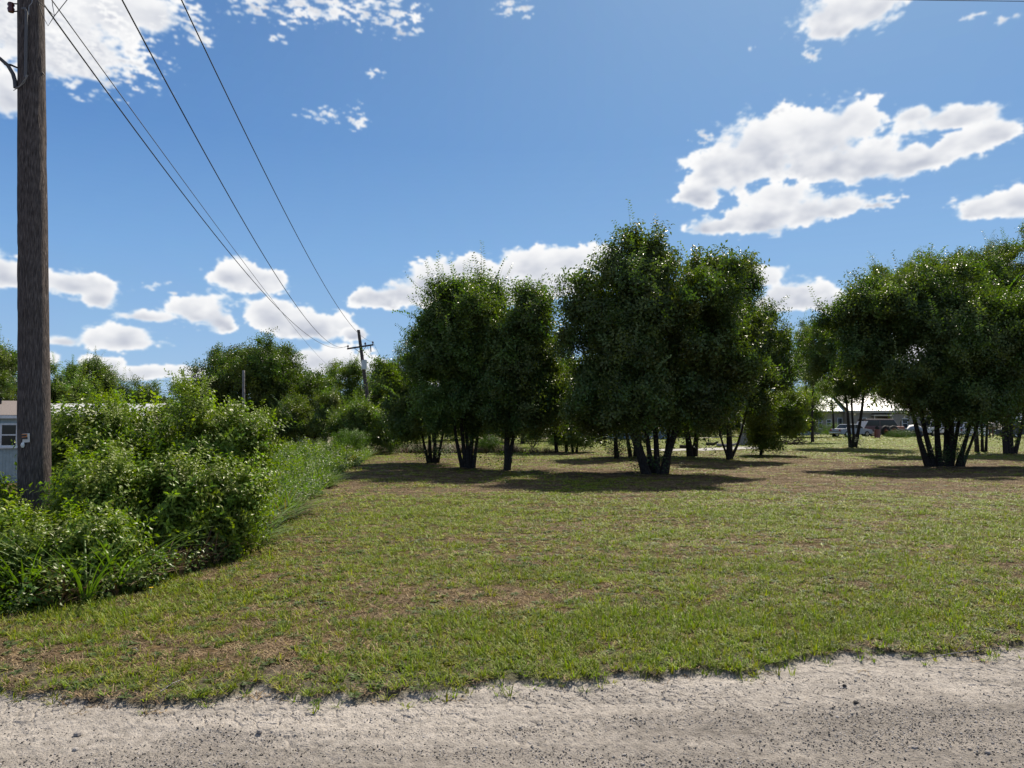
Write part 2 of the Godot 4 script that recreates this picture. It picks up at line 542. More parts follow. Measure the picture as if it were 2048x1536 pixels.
# ---------------------------------------------------------------- materials and shared meshes
func make_materials():
	var bark_b := noise_tex(4, 0.02, 5, [], 512)
	var grain := noise_tex(6, 0.012, 5, [], 512, FastNoiseLite.TYPE_SIMPLEX_SMOOTH, FastNoiseLite.FRACTAL_RIDGED)
	var wear := noise_tex(8, 0.01, 5, [[0.0, Color(0.75, 0.75, 0.75)], [0.5, Color(0.9, 0.9, 0.9)], [1.0, Color(1, 1, 1)]])
	var soil := noise_tex(12, 0.018, 6, [[0.0, Color(0.050, 0.040, 0.030)], [0.35, Color(0.105, 0.082, 0.060)], [0.6, Color(0.165, 0.125, 0.088)], [1.0, Color(0.255, 0.195, 0.135)]], 1024)
	var gravel := noise_tex(14, 0.05, 5, [[0.0, Color(0.55, 0.53, 0.5)], [0.5, Color(0.86, 0.85, 0.84)], [1.0, Color(1.0, 1.0, 1.0)]], 1024)
	M.ground = mat(Color.WHITE, 0.95, {"tex": soil, "bump": noise_tex(13, 0.03, 5, [], 512), "relief": 2.5, "world": true, "scale": Vector3(0.55, 0.55, 0.55), "tint": true, "spec": 0.15})
	M.road = mat(Color.WHITE, 0.92, {"tex": gravel, "bump": noise_tex(15, 0.06, 5, [], 512), "relief": 0.8, "world": true, "scale": Vector3(1.9, 1.9, 1.9), "tint": true, "spec": 0.25})
	M.pebble = mat(Color.WHITE, 0.85, {"tint": true, "spec": 0.3})
	M.grass = mat(Color.WHITE, 0.55, {"tint": true, "back": Color(0.85, 0.90, 0.32), "spec": 0.35})
	M.dry = mat(Color.WHITE, 0.8, {"tint": true, "back": Color(0.35, 0.30, 0.2), "spec": 0.3})
	M.leaf = mat(Color.WHITE, 0.40, {"tint": true, "back": Color(0.84, 0.94, 0.24), "spec": 0.42})
	M.leaf_shrub = mat(Color.WHITE, 0.40, {"tint": true, "back": Color(0.90, 0.98, 0.18), "spec": 0.38})
	var bark_t := noise_tex(16, 0.025, 4, [[0.0, Color(0.016, 0.013, 0.011)], [0.5, Color(0.044, 0.035, 0.029)], [1.0, Color(0.11, 0.09, 0.074)]])
	M.bark = mat(Color.WHITE, 0.95, {"tex": bark_t, "bump": bark_b, "relief": 4.0, "scale": Vector3(2.4, 0.7, 2.4), "spec": 0.2})
	var pale_t := noise_tex(17, 0.02, 5, [[0.0, Color(0.10, 0.09, 0.085)], [0.5, Color(0.26, 0.24, 0.225)], [1.0, Color(0.42, 0.40, 0.38)]])
	M.dead_wood = mat(Color.WHITE, 0.95, {"tex": pale_t, "bump": grain, "relief": 5.0, "scale": Vector3(1.6, 0.4, 1.6), "spec": 0.2})
	var pole_t := noise_tex(18, 0.022, 6, [[0.0, Color(0.024, 0.020, 0.019)], [0.4, Color(0.075, 0.063, 0.059)], [0.7, Color(0.145, 0.122, 0.113)], [1.0, Color(0.28, 0.245, 0.23)]], 1024)
	M.pole = mat(Color.WHITE, 0.93, {"tex": pole_t, "bump": noise_tex(19, 0.03, 5, [], 512, FastNoiseLite.TYPE_SIMPLEX_SMOOTH, FastNoiseLite.FRACTAL_RIDGED), "relief": 1.4, "scale": Vector3(3.2, 0.30, 3.2), "spec": 0.2})
	M.wire = mat(Color(0.025, 0.025, 0.028), 0.55)
	M.steel = mat(Color(0.28, 0.28, 0.29), 0.5, {"metal": 0.7, "tex": wear, "scale": Vector3(3, 3, 3)})
	M.rust_steel = mat(Color(0.05, 0.042, 0.04), 0.7, {"metal": 0.2})
	M.porcelain = mat(Color(0.10, 0.03, 0.025), 0.3)
	M.conduit = mat(Color(0.085, 0.08, 0.08), 0.6)
	M.cable = mat(Color(0.05, 0.05, 0.055), 0.55)
	M.white_paint = mat(Color(0.74, 0.75, 0.74), 0.6, {"tex": wear, "scale": Vector3(0.9, 0.9, 0.9)})
	M.blue_siding = mat(Color(0.36, 0.44, 0.44), 0.7, {"tex": wear, "scale": Vector3(0.8, 0.8, 0.8)})
	M.pale_siding = mat(Color(0.50, 0.56, 0.54), 0.7, {"tex": wear, "scale": Vector3(0.5, 0.5, 0.5)})
	M.blue_grey = mat(Color(0.20, 0.27, 0.33), 0.7, {"tex": wear, "scale": Vector3(0.5, 0.5, 0.5)})
	M.tan_wall = mat(Color(0.34, 0.29, 0.23), 0.85, {"tex": wear, "scale": Vector3(0.3, 0.3, 0.3)})
	M.cream = mat(Color(0.52, 0.47, 0.36), 0.8, {"tex": wear, "scale": Vector3(0.6, 0.6, 0.6)})
	M.shingle = mat(Color(0.15, 0.125, 0.115), 0.9, {"bump": bark_b, "relief": 1.0, "scale": Vector3(2, 2, 2)})
	M.white_roof = mat(Color(0.52, 0.52, 0.52), 0.45, {"tex": wear, "scale": Vector3(0.25, 0.25, 0.25)})
	M.green_roof = mat(Color(0.32, 0.42, 0.42), 0.45, {"tex": wear, "scale": Vector3(0.3, 0.3, 0.3)})
	M.pink = mat(Color(0.45, 0.26, 0.23), 0.85, {"tex": wear, "scale": Vector3(0.7, 0.7, 0.7)})
	M.glass = mat(Color(0.02, 0.025, 0.03), 0.08)
	M.dark = mat(Color(0.02, 0.02, 0.022), 0.8)
	M.rubber = mat(Color(0.022, 0.022, 0.022), 0.85)
	M.chrome = mat(Color(0.6, 0.6, 0.6), 0.25, {"metal": 1.0})
	M.lamp_red = mat(Color(0.35, 0.02, 0.02), 0.25)
	M.lamp_clear = mat(Color(0.6, 0.6, 0.58), 0.2)
	M.rust = mat(Color(0.16, 0.065, 0.04), 0.85, {"tex": noise_tex(22, 0.02, 5, [[0.0, Color(0.35, 0.3, 0.3)], [0.6, Color(1, 0.9, 0.85)], [1.0, Color(1.0, 1.0, 1.0)]]), "scale": Vector3(1, 1, 1)})
	for k in [["car_white", Color(0.62, 0.63, 0.64)], ["car_silver", Color(0.32, 0.33, 0.36)], ["car_dark", Color(0.035, 0.038, 0.045)], ["car_maroon", Color(0.10, 0.04, 0.045)], ["car_blue", Color(0.10, 0.14, 0.19)], ["car_tan", Color(0.30, 0.25, 0.18)], ["orange", Color(0.30, 0.085, 0.04)], ["red", Color(0.17, 0.03, 0.025)]]:
		var m := mat(k[1], 0.38, {"tex": wear, "scale": Vector3(0.9, 0.9, 0.9)})
		m.clearcoat_enabled = true
		m.clearcoat = 0.6
		m.clearcoat_roughness = 0.25
		M[k[0]] = m
	M.tarp = mat(Color(0.26, 0.27, 0.30), 0.6)
	M.sign = mat(Color(0.62, 0.60, 0.56), 0.5, {"tex": wear, "scale": Vector3(6, 6, 6)})
	M.sign_orange = mat(Color(0.55, 0.18, 0.03), 0.5)
	M.sign_black = mat(Color(0.02, 0.018, 0.018), 0.6)
	M.concrete = mat(Color(0.50, 0.46, 0.40), 0.9, {"tex": wear, "scale": Vector3(0.5, 0.5, 0.5)})
	M.petal = mat(Color(0.75, 0.55, 0.02), 0.6, {"back": Color(0.5, 0.4, 0.05)})

func make_shared_meshes():
	# a leafy twig of the shade trees: half a metre, leaves about 7 cm
	S.sprig = []
	for variant in 3:
		var b := MB.new()
		b.col = Color(0.35, 0.25, 0.2)
		for q in [[Vector3(-0.004, 0, 0), Vector3(0, 0.5, 0), Vector3(0.004, 0, 0)], [Vector3(0, 0, -0.004), Vector3(0, 0.5, 0), Vector3(0, 0, 0.004)]]:
			for p in q:
				b.idx.append(b.v.size()); b.v.append(p); b.c.append(b.col)
		for i in 26:
			var t := 0.04 + 0.5 * i / 26.0
			var a := i * 2.4 + rng.randf_range(-0.5, 0.5)
			var out := Vector3(cos(a), 0, sin(a))
			var base := Vector3(0, t, 0) + out * rng.randf_range(0.0, 0.13) * (1.15 - t)
			var dir := (out + Vector3.UP * rng.randf_range(-0.5, 0.7)).normalized()
			var g := rng.randf_range(0.75, 1.25)
			b.col = Color(g, g, g * rng.randf_range(0.8, 1.1))
			b.leaf2(base, dir, (Vector3.UP + rand_dir() * 0.7).normalized(), rng.randf_range(0.06, 0.10), rng.randf_range(0.034, 0.052))
		S.sprig.append(b.mesh())
	# a longer feathery shoot that sticks out of a crown
	S.shoot = []
	for variant in 2:
		var b := MB.new()
		b.col = Color(0.5, 0.42, 0.35)
		for q in [[Vector3(-0.006, -0.3, 0), Vector3(0.09, 0.85, 0.0), Vector3(0.006, -0.3, 0)], [Vector3(0, -0.3, -0.006), Vector3(0.09, 0.85, 0.0), Vector3(0, -0.3, 0.006)]]:
			for p in q:
				b.idx.append(b.v.size()); b.v.append(p); b.c.append(b.col)
		for i in 30:
			var t := -0.1 + 0.97 * i / 30.0
			var side := 1.0 if i % 2 else -1.0
			var bend := Vector3(0.10 * t * t, t, 0.05 * sin(t * 4.0 + variant))
			var dir := Vector3(side * 0.9, rng.randf_range(0.1, 0.7), rng.randf_range(-0.6, 0.6)).normalized()
			var g := rng.randf_range(0.9, 1.35)
			b.col = Color(g, g, g * 0.9)
			b.leaf2(bend, dir, (Vector3.UP + rand_dir() * 0.4).normalized(), rng.randf_range(0.07, 0.11) * (1.2 - 0.5 * t), 0.042)
		S.shoot.append(b.mesh())
	# twigs of the thicket: paired narrow leaves, the youngest at the tip yellower
	S.shrub = []
	for variant in 4:
		var b := MB.new()
		b.col = Color(1.1, 0.9, 0.5)
		var pts := []
		var rad := []
		var lean := rng.randf_range(0.05, 0.18)
		for i in 5:
			pts.append(Vector3(lean * pow(i / 4.0, 2.0), 0.36 * i / 4.0, 0.0))
			rad.append(0.0028 * (1.1 - i / 4.0))
		b.tube(pts, rad, 3, null, 0.0, false)
		b.n.clear()
		var pairs := 9
		for i in pairs:
			var t := 0.08 + 0.92 * i / float(pairs - 1)
			var base := Vector3(lean * t * t, 0.36 * t, 0)
			for s in [-1.0, 1.0]:
				var a: float = (0.0 if i % 2 else 0.9) + rng.randf_range(-0.4, 0.4)
				var out := Vector3(cos(a) * s, 0, sin(a) * s)
				var dir := (out + Vector3.UP * rng.randf_range(0.05, 0.75)).normalized()
				var g := rng.randf_range(0.8, 1.2)
				b.col = Color(g, g, g)
				if t > 0.85: b.col = Color(1.9 * g, 1.45 * g, 0.9 * g)
				elif t > 0.7: b.col = Color(1.35 * g, 1.2 * g, g)
				b.leaf(base + out * 0.008, dir, (Vector3.UP + rand_dir() * 0.35).normalized(), rng.randf_range(0.058, 0.095) * (1.15 - 0.3 * t), rng.randf_range(0.025, 0.040), 0.10)
		S.shrub.append(b.mesh())
	# broad round-leaved vine and weed twigs
	S.weed = []
	for variant in 2:
		var b := MB.new()
		for i in 13:
			var t := i / 12.0
			var a := i * 2.4
			var out := Vector3(cos(a), 0, sin(a))
			var base := Vector3(0, 0.34 * t, 0) + out * 0.03
			var g := rng.randf_range(0.8, 1.25)
			b.col = Color(g, g, g)
			b.leaf(base, (out + Vector3.UP * rng.randf_range(-0.2, 0.5)).normalized(), (Vector3.UP + rand_dir() * 0.3).normalized(), rng.randf_range(0.05, 0.085), rng.randf_range(0.035, 0.055), 0.15)
		S.weed.append(b.mesh())
	# lawn tufts
	S.tuft = []
	for variant in 5:
		var b := MB.new()
		for i in 11:
			var a := rng.randf_range(0, TAU)
			var out := Vector3(cos(a), 0, sin(a))
			var g := rng.randf_range(0.7, 1.3)
			b.col = Color(g, g, g)
			b.blade(out * rng.randf_range(0.0, 0.035), out, rng.randf_range(0.035, 0.085), rng.randf_range(0.005, 0.0095), rng.randf_range(0.6, 2.4), 2)
		S.tuft.append(b.mesh())
	# a low broad-leaved rosette
	var ro := MB.new()
	for i in 12:
		var a := i * 2.4
		var out := Vector3(cos(a), 0, sin(a))
		var g := rng.randf_range(0.8, 1.2)
		ro.col = Color(g, g, g)
		ro.leaf(out * 0.012 + Vector3.UP * 0.006, (out + Vector3.UP * rng.randf_range(0.15, 0.7)).normalized(), Vector3.UP, rng.randf_range(0.03, 0.065), rng.randf_range(0.014, 0.024), 0.15)
	S.rosette = ro.mesh()
	# thatch: dead blades lying about
	S.thatch = []
	for variant in 3:
		var b := MB.new()
		for i in 12:
			var a := rng.randf_range(0, TAU)
			var out := Vector3(cos(a), 0, sin(a))
			var g := rng.randf_range(0.55, 1.4)
			b.col = Color(g, g * rng.randf_range(0.88, 1.0), g * rng.randf_range(0.75, 1.0))
			b.blade(Vector3(rng.randf_range(-0.05, 0.05), 0.0, rng.randf_range(-0.05, 0.05)), out, rng.randf_range(0.035, 0.08), rng.randf_range(0.004, 0.008), rng.randf_range(1.0, 4.0), 2)
		S.thatch.append(b.mesh())
	# tall grass: arching blades up to a metre
	S.tall = []
	for variant in 3:
		var b := MB.new()
		for i in 9:
			var a := rng.randf_range(0, TAU)
			var out := Vector3(cos(a), 0, sin(a))
			var g := rng.randf_range(0.55, 1.45)
			b.col = Color(g, g, g)
			b.blade(out * rng.randf_range(0.0, 0.10), out, rng.randf_range(0.35, 1.0), rng.randf_range(0.022, 0.042), rng.randf_range(0.3, 2.2), 4)
		S.tall.append(b.mesh())
	# road stones
	S.stone = []
	for variant in 3:
		var b := MB.new()
		var ic := SphereMesh.new()
		ic.radial_segments = 7
		ic.rings = 3
		ic.radius = 1.0
		ic.height = 2.0
		var arr := ic.get_mesh_arrays()
		var vs: PackedVector3Array = arr[Mesh.ARRAY_VERTEX]
		var ix: PackedInt32Array = arr[Mesh.ARRAY_INDEX]
		for i in range(0, ix.size(), 3):
			var q := []
			for k in 3:
				var p := vs[ix[i + k]]
				q.append(p * (1.0 + 0.45 * hills.get_noise_3dv(p * 9.0 + Vector3.ONE * variant * 50.0)) * Vector3(1.0, 0.62, 0.85))
			if (q[2] - q[0]).cross(q[1] - q[0]).length() > 1e-6:
				b.tri(q[0], q[1], q[2])
		S.stone.append(b.mesh())

# ---------------------------------------------------------------- ground, road, lawn
# where the lawn ends at the road: metres in front of the camera for an x
var edge_line := []
var edge_table := PackedFloat32Array()
func edge(x: float) -> float:
	if edge_table.is_empty():
		for i in 6001: edge_table.append(edge_at((i - 3000) * 0.01))
	var k := clampf((x + 30.0) * 100.0, 0.0, 5999.0)
	return lerpf(edge_table[int(k)], edge_table[int(k) + 1], k - int(k))

func edge_at(x: float) -> float:
	if edge_line.is_empty():
		for p in [[-900, 1372], [0, 1378], [250, 1404], [420, 1404], [540, 1376], [585, 1402], [700, 1404], [850, 1388], [1000, 1368], [1150, 1366], [1300, 1352], [1500, 1344], [1700, 1312], [1850, 1306], [2048, 1296], [2900, 1270]]:
			var d := reach(p[1])
			edge_line.append(Vector2((p[0] - 1024.0) / F * d, d))
	var e: float = edge_line[0].y
	for i in edge_line.size() - 1:
		if x >= edge_line[i].x:
			e = lerpf(edge_line[i].y, edge_line[i + 1].y, clampf((x - edge_line[i].x) / (edge_line[i + 1].x - edge_line[i].x), 0, 1))
	return e + 0.16 * edge_n.get_noise_2d(x * 1.6, 3.0) + 0.12 * edge_n.get_noise_2d(x * 6.0, 9.0)

# the thicket's edge: x at a distance d
func thicket_x(d: float) -> float:
	var l := [[5.6, -5.0], [6.3, -4.15], [7.2, -3.62], [9.0, -3.35], [11.0, -3.55], [15.8, -4.35], [22.0, -5.2], [35.0, -6.6], [60.0, -9.5], [90.0, -14.0]]
	if d < 5.6: return -20.0
	for i in l.size() - 1:
		if d < l[i + 1][0]:
			return lerpf(l[i][1], l[i + 1][1], (d - l[i][0]) / (l[i + 1][0] - l[i][0]))
	return -14.0

func gy(x: float, z: float) -> float:
	var d := -z
	var h := 0.034 + 0.05 * hills.get_noise_2d(x, z) * smoothstep(6.0, 14.0, d)
	h += 0.025 * edge_n.get_noise_2d(x * 0.8, z * 0.8) * smoothstep(5.5, 7.0, d)
	h -= 0.85 * smoothstep(-6.0, -15.0, x) * smoothstep(7.0, 20.0, d) * (1.0 - smoothstep(60.0, 90.0, d))
	return h

func steps(stops: Array) -> PackedFloat32Array:
	var out := PackedFloat32Array()
	var a: float = stops[0]
	for i in range(1, stops.size(), 2):
		var s: float = stops[i]
		var b: float = stops[i + 1]
		while a < b - s * 0.5:
			out.append(a)
			a += s
		a = b
	out.append(a)
	return out

func sheet(xs: PackedFloat32Array, ds: PackedFloat32Array, height: Callable, color: Callable) -> ArrayMesh:
	var v := PackedVector3Array()
	var n := PackedVector3Array()
	var c := PackedColorArray()
	var idx := PackedInt32Array()
	var w := xs.size()
	for j in ds.size():
		for i in w:
			v.append(Vector3(xs[i], height.call(xs[i], ds[j]), -ds[j]))
			c.append(color.call(xs[i], ds[j]))
	n.resize(v.size())
	for j in ds.size():
		for i in w:
			var a := v[j * w + maxi(i - 1, 0)]
			var b := v[j * w + mini(i + 1, w - 1)]
			var p := v[maxi(j - 1, 0) * w + i]
			var q := v[mini(j + 1, ds.size() - 1) * w + i]
			n[j * w + i] = (b - a).cross(q - p).normalized()
	for j in ds.size() - 1:
		for i in w - 1:
			var k := j * w + i
			idx.append_array(PackedInt32Array([k, k + w, k + 1, k + 1, k + w, k + w + 1]))
	var arr := []
	arr.resize(Mesh.ARRAY_MAX)
	arr[Mesh.ARRAY_VERTEX] = v
	arr[Mesh.ARRAY_NORMAL] = n
	arr[Mesh.ARRAY_COLOR] = c
	arr[Mesh.ARRAY_INDEX] = idx
	var m := ArrayMesh.new()
	m.add_surface_from_arrays(Mesh.PRIMITIVE_TRIANGLES, arr)
	return m

# how green the lawn is at a spot: -1 bare and brown .. 1 lush
func lush(x: float, d: float) -> float:
	var g := 0.20 + 0.85 * patches.get_noise_2d(x * 0.8, d * 1.2) + 0.9 * patches.get_noise_2d(x * 5.0 + 9.0, d * 6.0) + 0.35 * hills.get_noise_2d(x * 4.0 + 90.0, d * 6.0)
	var e := d - edge(x)
	g += 0.55 * smoothstep(-1.6, 0.2, x) * (1.0 - smoothstep(0.9, 2.2, e))
	g -= 0.2 * (1.0 - smoothstep(-2.2, -1.0, x)) * (1.0 - smoothstep(0.3, 1.4, e))
	g += 0.25 * smoothstep(9.0, 12.0, d) * (1.0 - smoothstep(14.0, 17.0, d))
	g -= 0.42 * smoothstep(15.5, 18.5, d) * (1.0 - smoothstep(30.0, 36.0, d))
	g -= 0.25 * smoothstep(3.0, 9.0, x) * smoothstep(13.0, 18.0, d) * (1.0 - smoothstep(30.0, 36.0, d))
	g += 0.45 * smoothstep(42.0, 50.0, d)
	return g

func build_ground():
	var xs := steps([-2500.0, 600.0, -700.0, 120.0, -140.0, 12.0, -40.0, 1.2, -14.0, 0.16, 16.0, 1.2, 48.0, 12.0, 144.0, 120.0, 744.0, 600.0, 2544.0])
	var ds := steps([-2000.0, 600.0, -200.0, 40.0, -40.0, 6.0, 2.0, 0.4, 4.0, 0.1, 7.0, 0.16, 30.0, 0.7, 65.0, 2.5, 130.0, 20.0, 450.0, 200.0, 2650.0])
	var high := func(x, d):
		var h := gy(x, -d)
		var e := edge(x)
		if absf(x) < 60.0 and d < e + 0.5 and d > -45.0:
			h -= 0.3 * (1.0 - smoothstep(e + 0.22, e + 0.46, d))
		return h
	var tint := func(x, d):
		# dead thatch against greener turf: only what the turf is made of
		var g := clampf(0.5 + 0.6 * lush(x, d), 0.0, 1.0)
		if d > 40.0 or d < 0.0:
			return Color(0.78, 0.68, 0.48).lerp(Color(0.62, 0.82, 0.27), g)
		return Color(0.62, 0.54, 0.41).lerp(Color(0.38, 0.40, 0.20), g)
	solo("ground", sheet(xs, ds, high, tint), M.ground, "structure")
	# a pale caliche lane behind the lawn, and a grey gravel patch among the trees
	var lane := MB.new()
	lane.col = Color(0.55, 0.50, 0.42)
	ribbon(lane, [at(880, 880, 76), at(1130, 880, 76), at(1400, 879, 78), at(1560, 872, 92), at(1660, 869, 98), at(1830, 868, 100), at(2200, 868, 102)], 2.6)
	solo("gravel_lane", lane.mesh(), M.road, "structure")
	var spot := MB.new()
	spot.col = Color(0.40, 0.39, 0.38)
	ribbon(spot, [at(1305, 905, 43), at(1400, 903, 44), at(1450, 900, 46), at(1530, 898, 47)], 3.0)
	solo("gravel_patch", spot.mesh(), M.road, "structure")
	var path := MB.new()
	path.col = Color(0.50, 0.46, 0.40)
	ribbon(path, [at(360, 908, 46), at(560, 906, 47), at(700, 904, 48)], 1.6)
	solo("gravel_driveway", path.mesh(), M.road, "structure")

# a flat strip laid on the ground along points, w metres wide
func ribbon(b: MB, pts: Array, w: float):
	var r := RandomNumberGenerator.new()
	r.seed = 5
	var fine_pts := []
	for i in pts.size() - 1:
		for k in 12:
			fine_pts.append(pts[i].lerp(pts[i + 1], k / 12.0))
	fine_pts.append(pts[-1])
	var near := []
	var far := []
	for p in fine_pts:
		var z0: float = p.z + w * 0.5 * r.randf_range(0.75, 1.15)
		var z1: float = p.z - w * 0.5 * r.randf_range(0.75, 1.15)
		near.append(Vector3(p.x, gy(p.x, z0) + 0.03, z0))
		far.append(Vector3(p.x, gy(p.x, z1) + 0.03, z1))
	for i in near.size() - 1:
		b.quad(near[i], far[i], far[i + 1], near[i + 1])

func build_road():
	var crack := FastNoiseLite.new()
	crack.seed = 2
	crack.noise_type = FastNoiseLite.TYPE_CELLULAR
	crack.frequency = 11.0
	crack.fractal_type = FastNoiseLite.FRACTAL_NONE
	crack.cellular_return_type = FastNoiseLite.RETURN_DISTANCE2_SUB
	crack.cellular_jitter = 1.0
	crack.domain_warp_enabled = true
	crack.domain_warp_amplitude = 0.05
	crack.domain_warp_frequency = 4.0
	var xs := steps([-60.0, 2.0, -10.0, 0.3, -4.6, 0.03, -3.9, 0.0075, 4.3, 0.03, 5.2, 0.3, 11.0, 2.0, 61.0])
	var ds := steps([-45.0, 5.0, -5.0, 0.5, 2.5, 0.05, 3.3, 0.010, 4.0, 0.0070, 5.6, 0.06, 6.5])
	var eds := {}
	var mud := func(x, d, e):
		# dried mud lies along the lawn's edge, loose gravel in the wheel tracks
		return clampf(1.0 - smoothstep(0.45, 1.0, e - d + 0.5 * edge_n.get_noise_2d(x * 0.5, d * 2.0 + 30.0)), 0.0, 1.0)
	var high := func(x, d):
		if not eds.has(x): eds[x] = edge(x)
		var e: float = eds[x]
		var lip := e + 0.04 * fine.get_noise_2d(x * 0.8, d * 0.8)
		var up := smoothstep(lip - 0.03, lip + 0.10, d)
		var h := 0.012 * edge_n.get_noise_2d(x * 0.35, d * 3.5) + 0.010 * edge_n.get_noise_2d(x * 2.0 + 50.0, d * 2.0)
		h += 0.004 * fine.get_noise_2d(x, d * 1.4) + 0.005 * fine.get_noise_2d(x * 5.0, d * 5.0) + 0.0035 * fine.get_noise_2d(x * 13.0, d * 13.0)
		var track := absf(fmod(d + 0.16 * x * 0.5 + 20.0, 0.62) - 0.31)
		h -= 0.006 * (1.0 - smoothstep(0.03, 0.12, track)) * smoothstep(-0.1, 0.3, edge_n.get_noise_2d(x * 0.3 + 9.0, d * 0.9))
		var m: float = mud.call(x, d, e)
		if m > 0.05 and absf(x) < 4.6 and d > 3.2:
			var c := crack.get_noise_2d(x, d * 0.9) + 1.0
			h -= 0.011 * m * (1.0 - smoothstep(0.015, 0.11, c)) * smoothstep(-0.28, 0.05, edge_n.get_noise_2d(x * 1.3 + 70.0, d * 1.3))
		h = lerpf(h, gy(x, -d) + 0.012 * fine.get_noise_2d(x, d), up)
		return h - 0.25 * smoothstep(e + 0.35, e + 0.6, d)
	var tint := func(x, d):
		var e: float = eds[x]
		var up := smoothstep(e - 0.05, e + 0.05, d + 0.06 * fine.get_noise_2d(x * 0.7, d * 0.7))
		var m: float = mud.call(x, d, e)
		var c := Color(0.232, 0.212, 0.192).lerp(Color(0.345, 0.318, 0.290), m)
		var speck := fine.get_noise_2d(x * 2.5 + 11.0, d * 2.5)
		c = c * (0.92 + 0.35 * speck + 0.25 * edge_n.get_noise_2d(x * 0.5, d * 2.4 + 80.0))
		var turf := Color(0.11, 0.086, 0.066).lerp(Color(0.07, 0.07, 0.04), clampf(0.5 + 0.6 * lush(x, d), 0.0, 1.0)) * (1.0 + 0.7 * speck)
		return c.lerp(turf, up)
	solo("dirt_road", sheet(xs, ds, high, tint), M.road, "structure")
	# loose stones
	var places := []
	var tints := PackedColorArray()
	var group := [[], [], []]
	var gt := [PackedColorArray(), PackedColorArray(), PackedColorArray()]
	for i in 120000:
		var d := rng.randf_range(3.2, 5.0)
		var x := rng.randf_range(-1.0, 1.0) * (d * 0.7 + 0.7)
		var e := edge(x)
		if d > e + 0.12: continue
		var m: float = mud.call(x, d, e)
		if rng.randf() < 0.75 * m: continue
		if edge_n.get_noise_2d(x * 0.4, d * 4.0) + rng.randf_range(-0.35, 0.35) < -0.1: continue
		var s := 0.0017 + 0.0045 * pow(rng.randf(), 4.0)
		if rng.randf() < 0.006: s *= rng.randf_range(1.6, 2.6)
		var g := pow(rng.randf(), 1.7) * 0.40 + 0.03
		var k := rng.randi() % 3
		var y: float = high.call(x, d)
		group[k].append(Transform3D(Basis.from_euler(Vector3(rng.randf_range(-0.4, 0.4), rng.randf() * TAU, rng.randf_range(-0.4, 0.4))).scaled(Vector3.ONE * s), Vector3(x, y + s * 0.25, -d)))
		gt[k].append(Color(g * 1.05, g * 0.97, g * 0.9))
	for k in 3:
		var o := scatter("loose_gravel", S.stone[k], M.pebble, self, group[k], gt[k])
		tag(o, ["scattered loose gravel on the pale dirt road", "angular gravel bits strewn over the dirt road", "small rounded pebbles lying on the dirt road"][k], "gravel", "", "stuff")

func on_lawn(x: float, d: float) -> bool:
	return d > edge(x) - 0.4 and x > thicket_x(d) - 0.25

